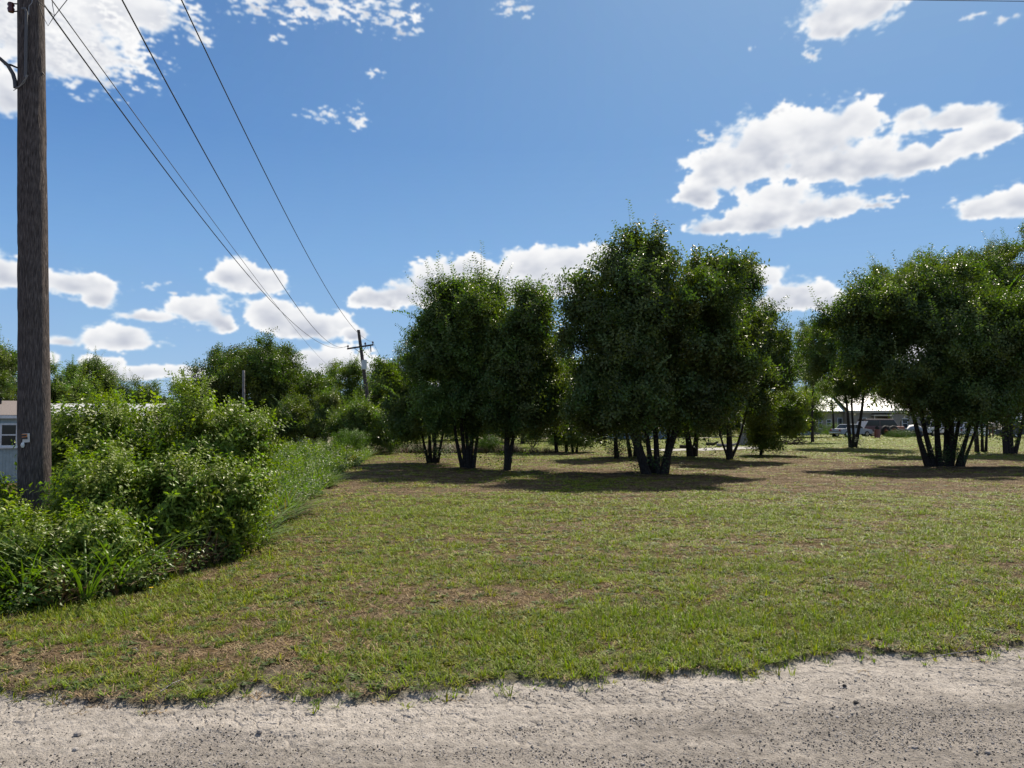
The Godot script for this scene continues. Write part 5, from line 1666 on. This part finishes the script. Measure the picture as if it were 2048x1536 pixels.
	var ps := thing("shed", "small weathered pink shed with a pale left side and dark doorway", "shed", Vector3(c.x, gy(c.x, c.z), c.z), -0.12)
	part("wall", boxm(Vector3(0, 0.55, -1.8), Vector3(1.62, 1.8, 0)), M.pink, ps)
	part("base", boxm(Vector3(-0.02, 0, -1.82), Vector3(1.64, 0.55, 0.02)), M.blue_siding, ps)
	part("end_panel", boxm(Vector3(-0.02, 0.55, -0.02), Vector3(0.42, 1.75, 0.03)), M.white_paint, ps)
	part("doorway", boxm(Vector3(0.18, 0.65, 0.0), Vector3(0.40, 1.35, 0.045)), M.dark, ps)
	for i in 5: part("plank", boxm(Vector3(0.44, 0.6 + i * 0.235, 0.0), Vector3(1.62, 0.6 + i * 0.235 + 0.215, 0.03), 0.005), M.pink, ps)
	part("roof", boxm(Vector3(-0.06, 1.8, -1.9), Vector3(1.70, 1.88, 0.1), 0.02), M.rust, ps)
	# the long tan building
	d = 100.0
	k = d / F
	c = at(1626, 867, d)
	var len: float = at(1885, 867, d).x - c.x
	var tb := thing("tan_building", "long low tan building with a white metal roof behind the right-hand trees", "building", Vector3(c.x, gy(c.x, c.z), c.z))
	var wx2 := func(px): return at(px, 860, d).x - c.x
	var wh := 45.0 * k
	part("wall", boxm(Vector3(0, 0, -8), Vector3(len, wh, 0)), M.tan_wall, tb)
	part("wing_wall", boxm(Vector3(wx2.call(1688), 0, 0.0), Vector3(wx2.call(1735), wh, 1.2)), M.tan_wall, tb)
	part("wing_wall", boxm(Vector3(wx2.call(1772), 0, 0.0), Vector3(len, wh, 1.2)), M.tan_wall, tb)
	part("porch_back", boxm(Vector3(wx2.call(1735), 0, 0.0), Vector3(wx2.call(1772), wh, 0.06)), M.shingle, tb)
	part("porch_roof", boxm(Vector3(wx2.call(1734), wh - 0.55, 0.0), Vector3(wx2.call(1773), wh - 0.38, 2.0), 0.03), M.cream, tb)
	for px in [1736, 1771]:
		part("post", boxm(Vector3(wx2.call(px) - 0.06, 0, 1.8), Vector3(wx2.call(px) + 0.06, wh - 0.55, 1.92), 0.01), M.cream, tb)
	part("fascia", boxm(Vector3(wx2.call(1685), wh - 0.16, 1.2), Vector3(len + 0.3, wh + 0.08, 1.5), 0.02), M.cream, tb)
	for q in [[1641, 0.8, 0.35, 1.5, 0.0], [1658, 1.2, 0.5, 0.7, 0.0], [1680, 0.2, 0.5, 1.9, 0.0], [1745, 0.9, 0.45, 1.2, 0.06], [1750, 0.9, 0.45, 1.2, 0.06], [1762, 0.9, 0.7, 1.1, 0.06], [1801, 0.85, 0.6, 1.15, 1.2], [1721, 0.2, 0.4, 1.9, 1.2]]:
		window(tb, wx2.call(q[0]), q[1], q[4], q[2], q[3], M.white_paint)
	b = MB.new()
	gable(b, -0.5, wx2.call(1688), 0.5, -8.5, wh, 2.3, 0.10)
	part("roof", b.mesh(), M.green_roof, tb)
	b = MB.new()
	gable(b, wx2.call(1688), len + 0.5, 1.6, -8.6, wh + 0.05, 2.4, 0.10)
	var tr := part("roof", b.mesh(), M.white_roof, tb)
	for i in 22:
		b = MB.new()
		b.x = Transform3D(Basis(Vector3.RIGHT, atan2(2.4, 5.1)), Vector3(wx2.call(1690) + i * 0.58, wh + 0.15, 1.6))
		b.box(Vector3(-0.02, 0, -5.6), Vector3(0.02, 0.035, 0))
		part("rib", b.mesh(), M.white_roof, tr)

# ---------------------------------------------------------------- vehicles
func wheel_mesh(r: float) -> Array:
	var t := MB.new()
	t.x = Transform3D(Basis(Vector3.RIGHT, PI / 2), Vector3.ZERO)
	t.tube([Vector3(0, -0.10, 0), Vector3(0, -0.09, 0), Vector3(0, 0.09, 0), Vector3(0, 0.10, 0)], [r * 0.88, r, r, r * 0.88], 18)
	var m := MB.new()
	m.x = Transform3D(Basis(Vector3.RIGHT, PI / 2), Vector3.ZERO)
	m.tube([Vector3(0, -0.108, 0), Vector3(0, 0.108, 0)], [r * 0.6, r * 0.6], 14)
	return [t.mesh(), m.mesh()]

# lower: side outline of the body; cabin: [x of the four cabin corners and the heights]; the car faces +x
func vehicle(called: String, label: String, px: float, d: float, turn: float, paint: Material, body: Array, cabin: Array, wheels: Array, wide: float, r := 0.33) -> Node3D:
	var c := at(px, 870, d)
	var v := thing(called, label, "vehicle", Vector3(c.x, gy(c.x, c.z), c.z), turn, "old vehicles behind the lot")
	var o := PackedVector2Array()
	for p in body: o.append(Vector2(p[0], p[1]))
	var b := MB.new()
	b.prism(o, -wide / 2, wide / 2, 0.05)
	part("body", b.mesh(), paint, v)
	if cabin:
		# [rear bottom x, rear top x, front top x, front bottom x, bottom y, top y]
		b = MB.new()
		var t := wide / 2 - 0.06
		b.prism(PackedVector2Array([Vector2(cabin[0], cabin[4]), Vector2(cabin[1], cabin[5]), Vector2(cabin[2], cabin[5]), Vector2(cabin[3], cabin[4])]), -t, t, 0.04)
		part("cab", b.mesh(), paint, v)
		var f := func(k): return cabin[4] + (cabin[5] - cabin[4]) * k
		for s in [-1.0, 1.0]:
			var cut: float = (cabin[1] + cabin[2]) / 2
			for half in 2:
				b = MB.new()
				var a0: float = lerpf(cabin[0], cabin[1], 0.12) + 0.10 if half == 0 else cut + 0.04
				var a1: float = lerpf(cabin[0], cabin[1], 0.85) + 0.10 if half == 0 else cut + 0.04
				var b1: float = cut - 0.04 if half == 0 else lerpf(cabin[3], cabin[2], 0.85) - 0.10
				var b0: float = cut - 0.04 if half == 0 else lerpf(cabin[3], cabin[2], 0.12) - 0.10
				b.prism(PackedVector2Array([Vector2(a0, f.call(0.12)), Vector2(a1, f.call(0.85)), Vector2(b1, f.call(0.85)), Vector2(b0, f.call(0.12))]), minf(s * (t - 0.02), s * (t + 0.012)), maxf(s * (t - 0.02), s * (t + 0.012)))
				part("side_window", b.mesh(), M.glass, v)
		for q in [[cabin[3], cabin[2], 1.0, "windscreen"], [cabin[0], cabin[1], -1.0, "rear_window"]]:
			b = MB.new()
			var p0 := Vector3(lerpf(q[0], q[1], 0.12) + 0.015 * q[2], f.call(0.12), 0)
			var p1 := Vector3(lerpf(q[0], q[1], 0.88) + 0.015 * q[2], f.call(0.88), 0)
			var z := Vector3(0, 0, t - 0.12)
			b.quad(p0 - z, p1 - z, p1 + z, p0 + z)
			b.quad(p0 + z, p1 + z, p1 - z, p0 - z)
			part(q[3], b.mesh(), M.glass, v)
	var wm := wheel_mesh(r)
	for x in wheels:
		for s in [-1.0, 1.0]:
			var wn := part("wheel", wm[0], M.rubber, v, Vector3(x, r - 0.02, s * (wide / 2 - 0.08)))
			part("rim", wm[1], M.chrome, wn)
	var front := -1e9
	var back := 1e9
	for p in body:
		front = maxf(front, p[0])
		back = minf(back, p[0])
	for s in [-1.0, 1.0]:
		part("headlight", boxm(Vector3(front - 0.05, 0.62, s * (wide / 2 - 0.3) - 0.14), Vector3(front + 0.015, 0.76, s * (wide / 2 - 0.3) + 0.14), 0.02), M.lamp_clear, v)
		part("tail_light", boxm(Vector3(back - 0.015, 0.66, s * (wide / 2 - 0.2) - 0.1), Vector3(back + 0.05, 0.82, s * (wide / 2 - 0.2) + 0.1), 0.02), M.lamp_red, v)
	part("bumper", boxm(Vector3(front - 0.02, 0.36, -wide / 2 + 0.05), Vector3(front + 0.09, 0.50, wide / 2 - 0.05), 0.03), M.chrome, v)
	part("bumper", boxm(Vector3(back - 0.09, 0.36, -wide / 2 + 0.05), Vector3(back + 0.02, 0.50, wide / 2 - 0.05), 0.03), M.chrome, v)
	return v

func build_vehicles():
	var sedan := [[-2.2, 0.32], [-2.25, 0.62], [-2.1, 0.86], [-1.2, 0.90], [1.0, 0.90], [2.0, 0.80], [2.2, 0.62], [2.2, 0.32]]
	var sedan_c := [-1.5, -0.9, 0.4, 1.05, 0.88, 1.38]
	var pickup := [[-2.6, 0.42], [-2.62, 0.98], [-0.65, 0.98], [-0.62, 1.0], [1.1, 1.02], [2.35, 0.94], [2.5, 0.75], [2.5, 0.42]]
	var pickup_c := [-0.6, -0.5, 0.7, 1.2, 1.0, 1.68]
	var suv := [[-2.2, 0.36], [-2.25, 0.7], [-2.2, 1.0], [0.9, 1.02], [2.0, 0.92], [2.15, 0.68], [2.15, 0.36]]
	var suv_c := [-2.18, -1.9, 0.35, 0.95, 1.0, 1.62]
	var van := [[-2.5, 0.4], [-2.52, 1.1], [1.5, 1.1], [2.3, 0.95], [2.45, 0.7], [2.45, 0.4]]
	var van_c := [-2.48, -2.35, 1.0, 1.6, 1.08, 1.95]
	vehicle("silver_car", "silver car parked behind the tan shed on the left", 632, 66.0, 0.15, M.car_silver, suv, suv_c, [-1.35, 1.35], 1.75)
	var s := vehicle("old_sedan", "low silver sedan with its hood raised before the tan building", 1703, 84.0, 0.35, M.car_silver, sedan, sedan_c, [-1.35, 1.35], 1.7)
	var b := MB.new()
	b.x = Transform3D(Basis(Vector3.BACK, 0.9), Vector3(1.05, 0.9, 0))
	b.cbox(Vector3(0, 0, -0.72), Vector3(1.0, 0.05, 0.72), 0.015)
	part("raised_hood", b.mesh(), M.car_silver, s)
	vehicle("old_van", "dull maroon van among the scrap", 1763, 88.0, 0.1, M.car_maroon, van, van_c, [-1.6, 1.55], 1.85, 0.36)
	vehicle("white_pickup", "white pickup seen between the massive tree's trunks", 1880, 88.0, 0.25, M.car_white, pickup, pickup_c, [-1.65, 1.6], 1.85, 0.37)
	vehicle("beige_van", "beige van behind the white pickup", 1893, 97.0, 0.0, M.car_tan, van, van_c, [-1.6, 1.55], 1.9, 0.36)
	vehicle("white_sedan", "white sedan right of the massive tree's trunks", 1938, 86.0, 0.45, M.car_white, suv, suv_c, [-1.35, 1.35], 1.75)
	vehicle("dark_sedan", "dark sedan in the shade between the right-hand trunks", 1985, 90.0, 0.1, M.car_dark, sedan, sedan_c, [-1.35, 1.35], 1.7)
	# box truck at the right edge
	var t := vehicle("box_truck", "white box truck at the right edge behind the trees", 2062, 80.0, 3.0, M.car_white, [[-2.9, 0.5], [-2.9, 0.8], [1.2, 0.8], [1.25, 1.3], [2.2, 1.2], [2.5, 1.0], [2.5, 0.5]], [1.15, 1.2, 1.75, 2.1, 1.2, 2.1], [-1.9, 1.8], 2.1, 0.42)
	part("cargo_box", boxm(Vector3(-3.0, 0.8, -1.1), Vector3(1.05, 3.0, 1.1), 0.03), M.white_paint, t)
	vehicle("dark_truck", "dark pickup with pale bumper at the right edge under the box truck", 2052, 73.0, 2.6, M.car_dark, pickup, pickup_c, [-1.65, 1.6], 1.85, 0.37)
	# propane tank on legs
	var c := at(1994, 866, 82.0)
	var g := thing("propane_tank", "beige horizontal gas tank on legs between the right-hand trunks", "gas tank", Vector3(c.x, gy(c.x, c.z), c.z))
	b = MB.new()
	b.tube([Vector3(-1.15, 1.25, 0), Vector3(-1.1, 1.25, 0), Vector3(-0.98, 1.25, 0), Vector3(-0.8, 1.25, 0), Vector3(0.8, 1.25, 0), Vector3(0.98, 1.25, 0), Vector3(1.1, 1.25, 0), Vector3(1.15, 1.25, 0)], [0.03, 0.18, 0.30, 0.36, 0.36, 0.30, 0.18, 0.03], 18)
	part("tank", b.mesh(), mat(Color(0.46, 0.38, 0.30), 0.6), g)
	for x in [-0.6, 0.6]:
		for z in [-0.25, 0.25]:
			part("leg", boxm(Vector3(x - 0.05, 0, z - 0.05), Vector3(x + 0.05, 1.0, z + 0.05)), M.rust, g)
	b = MB.new()
	b.tube([Vector3(0, 1.6, 0), Vector3(0, 1.72, 0), Vector3(0, 1.75, 0)], [0.12, 0.12, 0.08], 10)
	part("valve_dome", b.mesh(), M.white_paint, g)
	# red drum
	c = at(1755, 880, 78.0)
	var dr := thing("oil_drum", "dark red drum with a black lump on top in front of the scrap", "drum", Vector3(c.x, gy(c.x, c.z), c.z))
	b = MB.new()
	b.tube([Vector3(0, 0, 0), Vector3(0, 0.28, 0), Vector3(0, 0.29, 0), Vector3(0, 0.31, 0), Vector3(0, 0.56, 0), Vector3(0, 0.57, 0), Vector3(0, 0.59, 0), Vector3(0, 0.86, 0)], [0.29, 0.29, 0.305, 0.29, 0.29, 0.305, 0.29, 0.29], 18)
	part("barrel", b.mesh(), M.red, dr)
	b = MB.new()
	b.tube([Vector3(0, 0.86, 0), Vector3(0.02, 0.98, 0), Vector3(-0.03, 1.1, 0.02), Vector3(0, 1.2, 0)], [0.18, 0.22, 0.16, 0.05], 9, edge_n, 0.5)
	part("lid_heap", b.mesh(), M.dark, dr)
	# a rusty tractor
	c = at(1789, 872, 84.0)
	var tr := thing("old_tractor", "rusty orange tractor among the scrap before the tan building", "tractor", Vector3(c.x, gy(c.x, c.z), c.z), 0.2, "old vehicles behind the lot")
	part("engine", boxm(Vector3(-0.1, 0.65, -0.25), Vector3(1.1, 1.15, 0.25), 0.06), M.orange, tr)
	part("seat_deck", boxm(Vector3(-0.9, 0.6, -0.4), Vector3(-0.1, 0.75, 0.4), 0.03), M.orange, tr)
	part("seat", boxm(Vector3(-0.85, 0.8, -0.22), Vector3(-0.45, 1.15, 0.22), 0.05), M.dark, tr)
	b = MB.new()
	b.bar(Vector3(0.8, 1.1, 0), Vector3(0.8, 1.75, 0), 0.035)
	part("exhaust", b.mesh(), M.rust_steel, tr)
	for q in [[-0.55, 0.62, 0.6], [0.95, 0.36, 0.4]]:
		var wm := wheel_mesh(q[1])
		for z in [-1.0, 1.0]:
			var wn := part("wheel", wm[0], M.rubber, tr, Vector3(q[0], q[1], z * q[2]))
			part("rim", wm[1], M.rust, wn)
	# scrap heap of pipes, tyres and sheet
	c = at(1818, 874, 82.0)
	var heap := thing("scrap_heap", "heap of pipes, tyres and a grey tarp right of the tractor", "scrap heap", Vector3(c.x, gy(c.x, c.z), c.z))
	rng.seed = 55
	for i in 16:
		b = MB.new()
		var a := rng.randf() * TAU
		var p := Vector3(rng.randf_range(-1.1, 1.1), rng.randf_range(0.2, 0.8), rng.randf_range(-0.5, 0.5))
		var q := Vector3(cos(a), rng.randf_range(-0.3, 0.5), sin(a) * 0.5) * rng.randf_range(0.5, 1.1)
		b.bar(p - q * 0.7, p + q * 0.7, 0.035)
		part("pipe", b.mesh(), M.steel if i % 2 else M.rust_steel, heap)
	for i in 5:
		var wm := wheel_mesh(0.34)
		part("tyre", wm[0], M.rubber, heap, Vector3(-0.9 + 0.45 * i, 0.25 + 0.1 * (i % 2), 0.5), Vector3(0.9, i * 0.7, 0.3))
	b = MB.new()
	b.tube([Vector3(-0.2, 0.7, 0.1), Vector3(0.1, 0.85, 0.1), Vector3(0.6, 0.92, 0.1), Vector3(1.1, 0.8, 0.1), Vector3(1.35, 0.6, 0.1)], [0.15, 0.34, 0.4, 0.34, 0.1], 12, edge_n, 0.7)
	part("tarp", b.mesh(), M.tarp, heap)
	# the car under the carport
	vehicle("carport_car", "dark car in the shade of the open carport", 1160, 76.0, 0.0, M.car_dark, sedan, sedan_c, [-1.35, 1.35], 1.7)

# ---------------------------------------------------------------- small things
func build_small_things():
	# the grey dead stump
	var d := 53.0
	var c := at(1490, 892, d)
	var g := gy(c.x, c.z)
	var st := thing("dead_stump", "tall grey hollow dead tree stump in the grove, broken off at the top", "stump", Vector3(c.x, g, c.z))
	var b := MB.new()
	var pts := []
	var rad := []
	for i in 12:
		var f := i / 11.0
		pts.append(Vector3(0.05 * sin(f * 3.0), -0.1 + 2.0 * f, 0))
		rad.append(lerpf(0.36, 0.30, f) + 0.28 * pow(1.0 - f, 4.0))
	b.tube(pts, rad, 18, edge_n, 0.35)
	part("trunk", b.mesh(), M.dead_wood, st)
	for i in 5:
		b = MB.new()
		var a := i * 1.3
		b.tube([Vector3(cos(a) * 0.22, 1.8, sin(a) * 0.22), Vector3(cos(a) * 0.25, 2.05 + 0.1 * (i % 3), sin(a) * 0.25)], [0.11, 0.02], 6)
		part("splinter", b.mesh(), M.dead_wood, st)
	b = MB.new()
	b.tube([Vector3(0.02, 0.25, 0.32), Vector3(0.05, 0.8, 0.34), Vector3(0.03, 1.4, 0.31)], [0.03, 0.085, 0.02], 8)
	part("hollow", b.mesh(), M.dark, st)
	# brush pile
	c = at(1588, 891, 53.0)
	var bp := thing("brush_pile", "low dark pile of cut branches on the sunny grass", "brush pile", Vector3(c.x, gy(c.x, c.z), c.z))
	rng.seed = 71
	for i in 46:
		b = MB.new()
		var p := Vector3(rng.randf_range(-0.75, 0.75), rng.randf_range(0.05, 0.38), rng.randf_range(-0.4, 0.4))
		var q := (Vector3(rng.randf_range(-1, 1), rng.randf_range(-0.25, 0.6), rng.randf_range(-0.6, 0.6))).normalized() * rng.randf_range(0.25, 0.5)
		b.tube([p - q, p + rand_dir() * 0.04, p + q], [0.025, 0.02, 0.008], 5)
		part("branch", b.mesh(), M.bark, bp)
	# logs by the gravel patch
	for l in [[1378, 898, 0.2, 1.1, "short dark log lying on the gravel patch's near side"], [1425, 892, -0.3, 0.9, "bent log lying at the gravel patch's far edge"], [1455, 896, 0.5, 1.3, "pale broken limb lying beside the dead stump's gravel"]]:
		var dd := reach(l[1])
		c = at(l[0], l[1], dd)
		b = MB.new()
		var q: Vector3 = Vector3(cos(l[2]), 0, sin(l[2])) * l[3] * 0.5
		b.tube([-q + Vector3(0, 0.12, 0), Vector3(0, 0.10, 0.05), q * 0.6 + Vector3(0, 0.16, 0), q + Vector3(0, 0.26, 0)], [0.11, 0.10, 0.08, 0.05], 9, edge_n, 0.3)
		var lo := solo("fallen_log", b.mesh(), M.bark if l[0] < 1450 else M.dead_wood, "", l[4], "log", "logs by the gravel patch")
		lo.position = Vector3(c.x, gy(c.x, c.z), c.z)
	# the brown dry bush and dry grass strip behind the grove
	rng.seed = 81
	for q in [[1050, 905, 0.85, 0.55, 70, "rounded brown dry bush beyond the slim single trunk"], [1095, 905, 0.55, 0.42, 40, "smaller grey-brown dry bush right of the rounded dry one"]]:
		var dd := 40.0
		c = at(q[0], q[1], dd)
		var t := thing("dry_bush", q[5], "bush", Vector3(c.x, gy(c.x, c.z), c.z), 0.0, "dry brown bushes")
		var places := []
		var tints := PackedColorArray()
		for i in q[4]:
			var a := rng.randf() * TAU
			var rr: float = sqrt(rng.randf()) * q[2]
			places.append(Transform3D(Basis(Vector3.UP, rng.randf() * TAU).scaled(Vector3(0.45, q[3] * (1.15 - 0.5 * rr / q[2]), 0.45)), Vector3(cos(a) * rr, 0, sin(a) * rr * 0.7)))
			var k := rng.randf_range(0.6, 1.2)
			tints.append(Color(0.17 * k, 0.115 * k, 0.08 * k))
		tag(scatter("twigs", S.tall[0], M.dry, t, places, tints), "", "", "", "stuff")
	var strip := [[], [], []]
	var sc := [PackedColorArray(), PackedColorArray(), PackedColorArray()]
	for i in 1500:
		var px := rng.randf_range(740, 1030)
		var dd := rng.randf_range(39.0, 46.0)
		c = at(px, 900, dd)
		var k := rng.randf_range(0.6, 1.2)
		strip[i % 3].append(Transform3D(Basis(Vector3.UP, rng.randf() * TAU).scaled(Vector3(0.9, rng.randf_range(0.35, 0.75), 0.9)), Vector3(c.x, gy(c.x, c.z), c.z)))
		sc[i % 3].append(Color(0.185 * k, 0.145 * k, 0.105 * k) if rng.randf() < 0.72 else Color(0.10 * k, 0.135 * k, 0.05 * k))
	for v in 3:
		tag(scatter("dry_tall_grass", S.tall[v], M.dry, self, strip[v], sc[v]), "strip of dry grey-brown tall grass behind the left trees", "grass", "dry grass strip", "stuff")
	# low green shrubs by the buildings
	for q in [[1668, 872, 96.0, 34, 11, "bright green round shrub before the tan building's left part", Color(0.11, 0.17, 0.03)], [1800, 880, 79.0, 26, 8, "low dark shrub in front of the scrap heap", Color(0.06, 0.10, 0.03)], [978, 900, 40.0, 22, 12, "leafy green bush left of the slim single trunk, far side", Color(0.075, 0.125, 0.03)], [1065, 862, 48.0, 40, 26, "bright leafy bush standing behind the rounded dry bush", Color(0.095, 0.155, 0.03)], [700, 896, 33.0, 34, 16, "bright weedy bush where the tall grass meets the lawn", Color(0.10, 0.165, 0.035)], [1120, 893, 52.0, 22, 12, "dark bush beside the short dark trunk", Color(0.06, 0.10, 0.03)]]:
		var k: float = q[2] / F
		c = at(q[0], q[1] - q[4], q[2])
		var fy := gy(c.x, c.z)
		var t := thing("round_bush", q[5], "bush", Vector3(c.x, fy, c.z), 0.0, "bushes behind the lot")
		var sb := MB.new()
		for i in 7:
			var a := i * 0.9
			sb.bar(Vector3(0, -0.05, 0), Vector3(cos(a) * q[3] * k * 0.7, q[4] * k * 1.2, sin(a) * q[3] * k * 0.6), 0.03, 5, 0.01)
		part("stems", sb.mesh(), M.bark, t)
		var places := []
		var tints := PackedColorArray()
		for i in 420:
			var dir := rand_dir()
			var p := dir * pow(rng.randf(), 0.4) * Vector3(q[3] * k, q[4] * k, q[3] * k) + Vector3(0, c.y - fy, 0)
			if p.y < 0.1: continue
			var m := rng.randf_range(0.75, 1.25)
			places.append(Transform3D(basis_along((dir + rand_dir() * 0.6).normalized(), rng.randf() * TAU).scaled(Vector3.ONE * 0.55 * sqrt(q[2] / 40.0)), p))
			tints.append(Color(q[6].r * m, q[6].g * m, q[6].b * m))
		tag(scatter("foliage", S.sprig[0], M.leaf, t, places, tints), "", "", "", "stuff")
	# the dead stick leaning out of the thicket
	var ground := at(492, 1083, reach(1083))
	ground.y = gy(ground.x, ground.z)
	b = MB.new()
	var tip := at(513, 1018, reach(1083) + 0.1) - ground
	b.tube([Vector3(0, -0.03, 0), tip * 0.35 + Vector3(0.01, 0, 0), tip * 0.7, tip], [0.009, 0.008, 0.007, 0.004], 6, edge_n, 0.3)
	var stick := solo("dead_stick", b.mesh(), M.bark, "", "thin dead stick leaning at the thicket's right foot", "stick")
	stick.position = ground
	b = MB.new()
	b.tube([tip * 0.6, tip * 0.6 + Vector3(-0.03, 0.05, 0.02), tip * 0.6 + Vector3(-0.09, 0.07, 0.03)], [0.005, 0.004, 0.002], 5)
	part("twig", b.mesh(), M.bark, stick)
	# the yellow flower on the lawn
	c = at(301, 1199, reach(1199))
	c.y = gy(c.x, c.z)
	var fl := thing("yellow_flower", "single yellow flower on the lawn near the thicket's foot", "flower", c)
	b = MB.new()
	b.bar(Vector3.ZERO, Vector3(0.005, 0.075, 0), 0.002, 5)
	part("stem", b.mesh(), M.leaf, fl)
	for i in 11:
		b = MB.new()
		var a := TAU * i / 11.0
		b.leaf(Vector3(0.005, 0.075, 0), Vector3(cos(a), 0.25, sin(a)).normalized(), Vector3.UP, 0.024, 0.010, 0.1)
		part("petal", b.mesh(), M.petal, fl)
	b = MB.new()
	b.tube([Vector3(0.005, 0.074, 0), Vector3(0.005, 0.080, 0), Vector3(0.005, 0.083, 0)], [0.006, 0.007, 0.003], 8)
	part("flower_centre", b.mesh(), M.petal, fl)
	# twigs and stones lying about
	rng.seed = 91
	for q in [[830, 1090, 0.5, 0.28, "pale straight twig lying on the middle of the lawn"], [270, 1318, -0.9, 0.16, "dry twig standing out of the sparse grass by the road, lower left"], [1900, 1330, 0.05, 0.45, "long dry straw lying at the road edge on the right"], [345, 1392, 1.1, 0.16, "dead weed stalk at the road edge, lower left"]]:
		var dd := reach(q[1])
		c = at(q[0], q[1], dd)
		c.y = gy(c.x, c.z) + 0.03
		b = MB.new()
		var dir: Vector3 = Vector3(cos(q[2]), 0.15, -sin(q[2])) * q[3] * 0.5
		b.tube([-dir, Vector3(0, 0.01, 0), dir], [0.004, 0.0035, 0.002], 5)
		var tw := solo("fallen_twig", b.mesh(), M.dead_wood, "", q[4], "twig", "twigs on the lawn")
		tw.position = c
	for q in [[155, 1472, 0.0228, "dark clod on the road's left side"], [520, 1465, 0.0182, "dark stone in the wheel track left of the middle"], [1829, 1499, 0.0195, "largest rounded stone on the road's right side"], [1975, 1507, 0.0156, "flat stone at the road's lower right"], [1940, 1500, 0.0117, "small stone between two larger ones, lower right road"], [8, 1380, 0.0182, "pale stone at the lawn's corner, left edge"], [1880, 1345, 0.0130, "dark crumb by the right lawn edge"]]:
		c = at(q[0], q[1], reach(q[1]))
		c.y = q[2] * 0.3
		var sn := solo("road_stone", S.stone[int(q[0]) % 3], mat(Color(0.20, 0.18, 0.165) if q[0] != 8 else Color(0.45, 0.43, 0.40), 0.9), "", q[3], "stone", "single stones on the road")
		sn.position = c
		sn.scale = Vector3.ONE * q[2]
		sn.rotation.y = q[0]
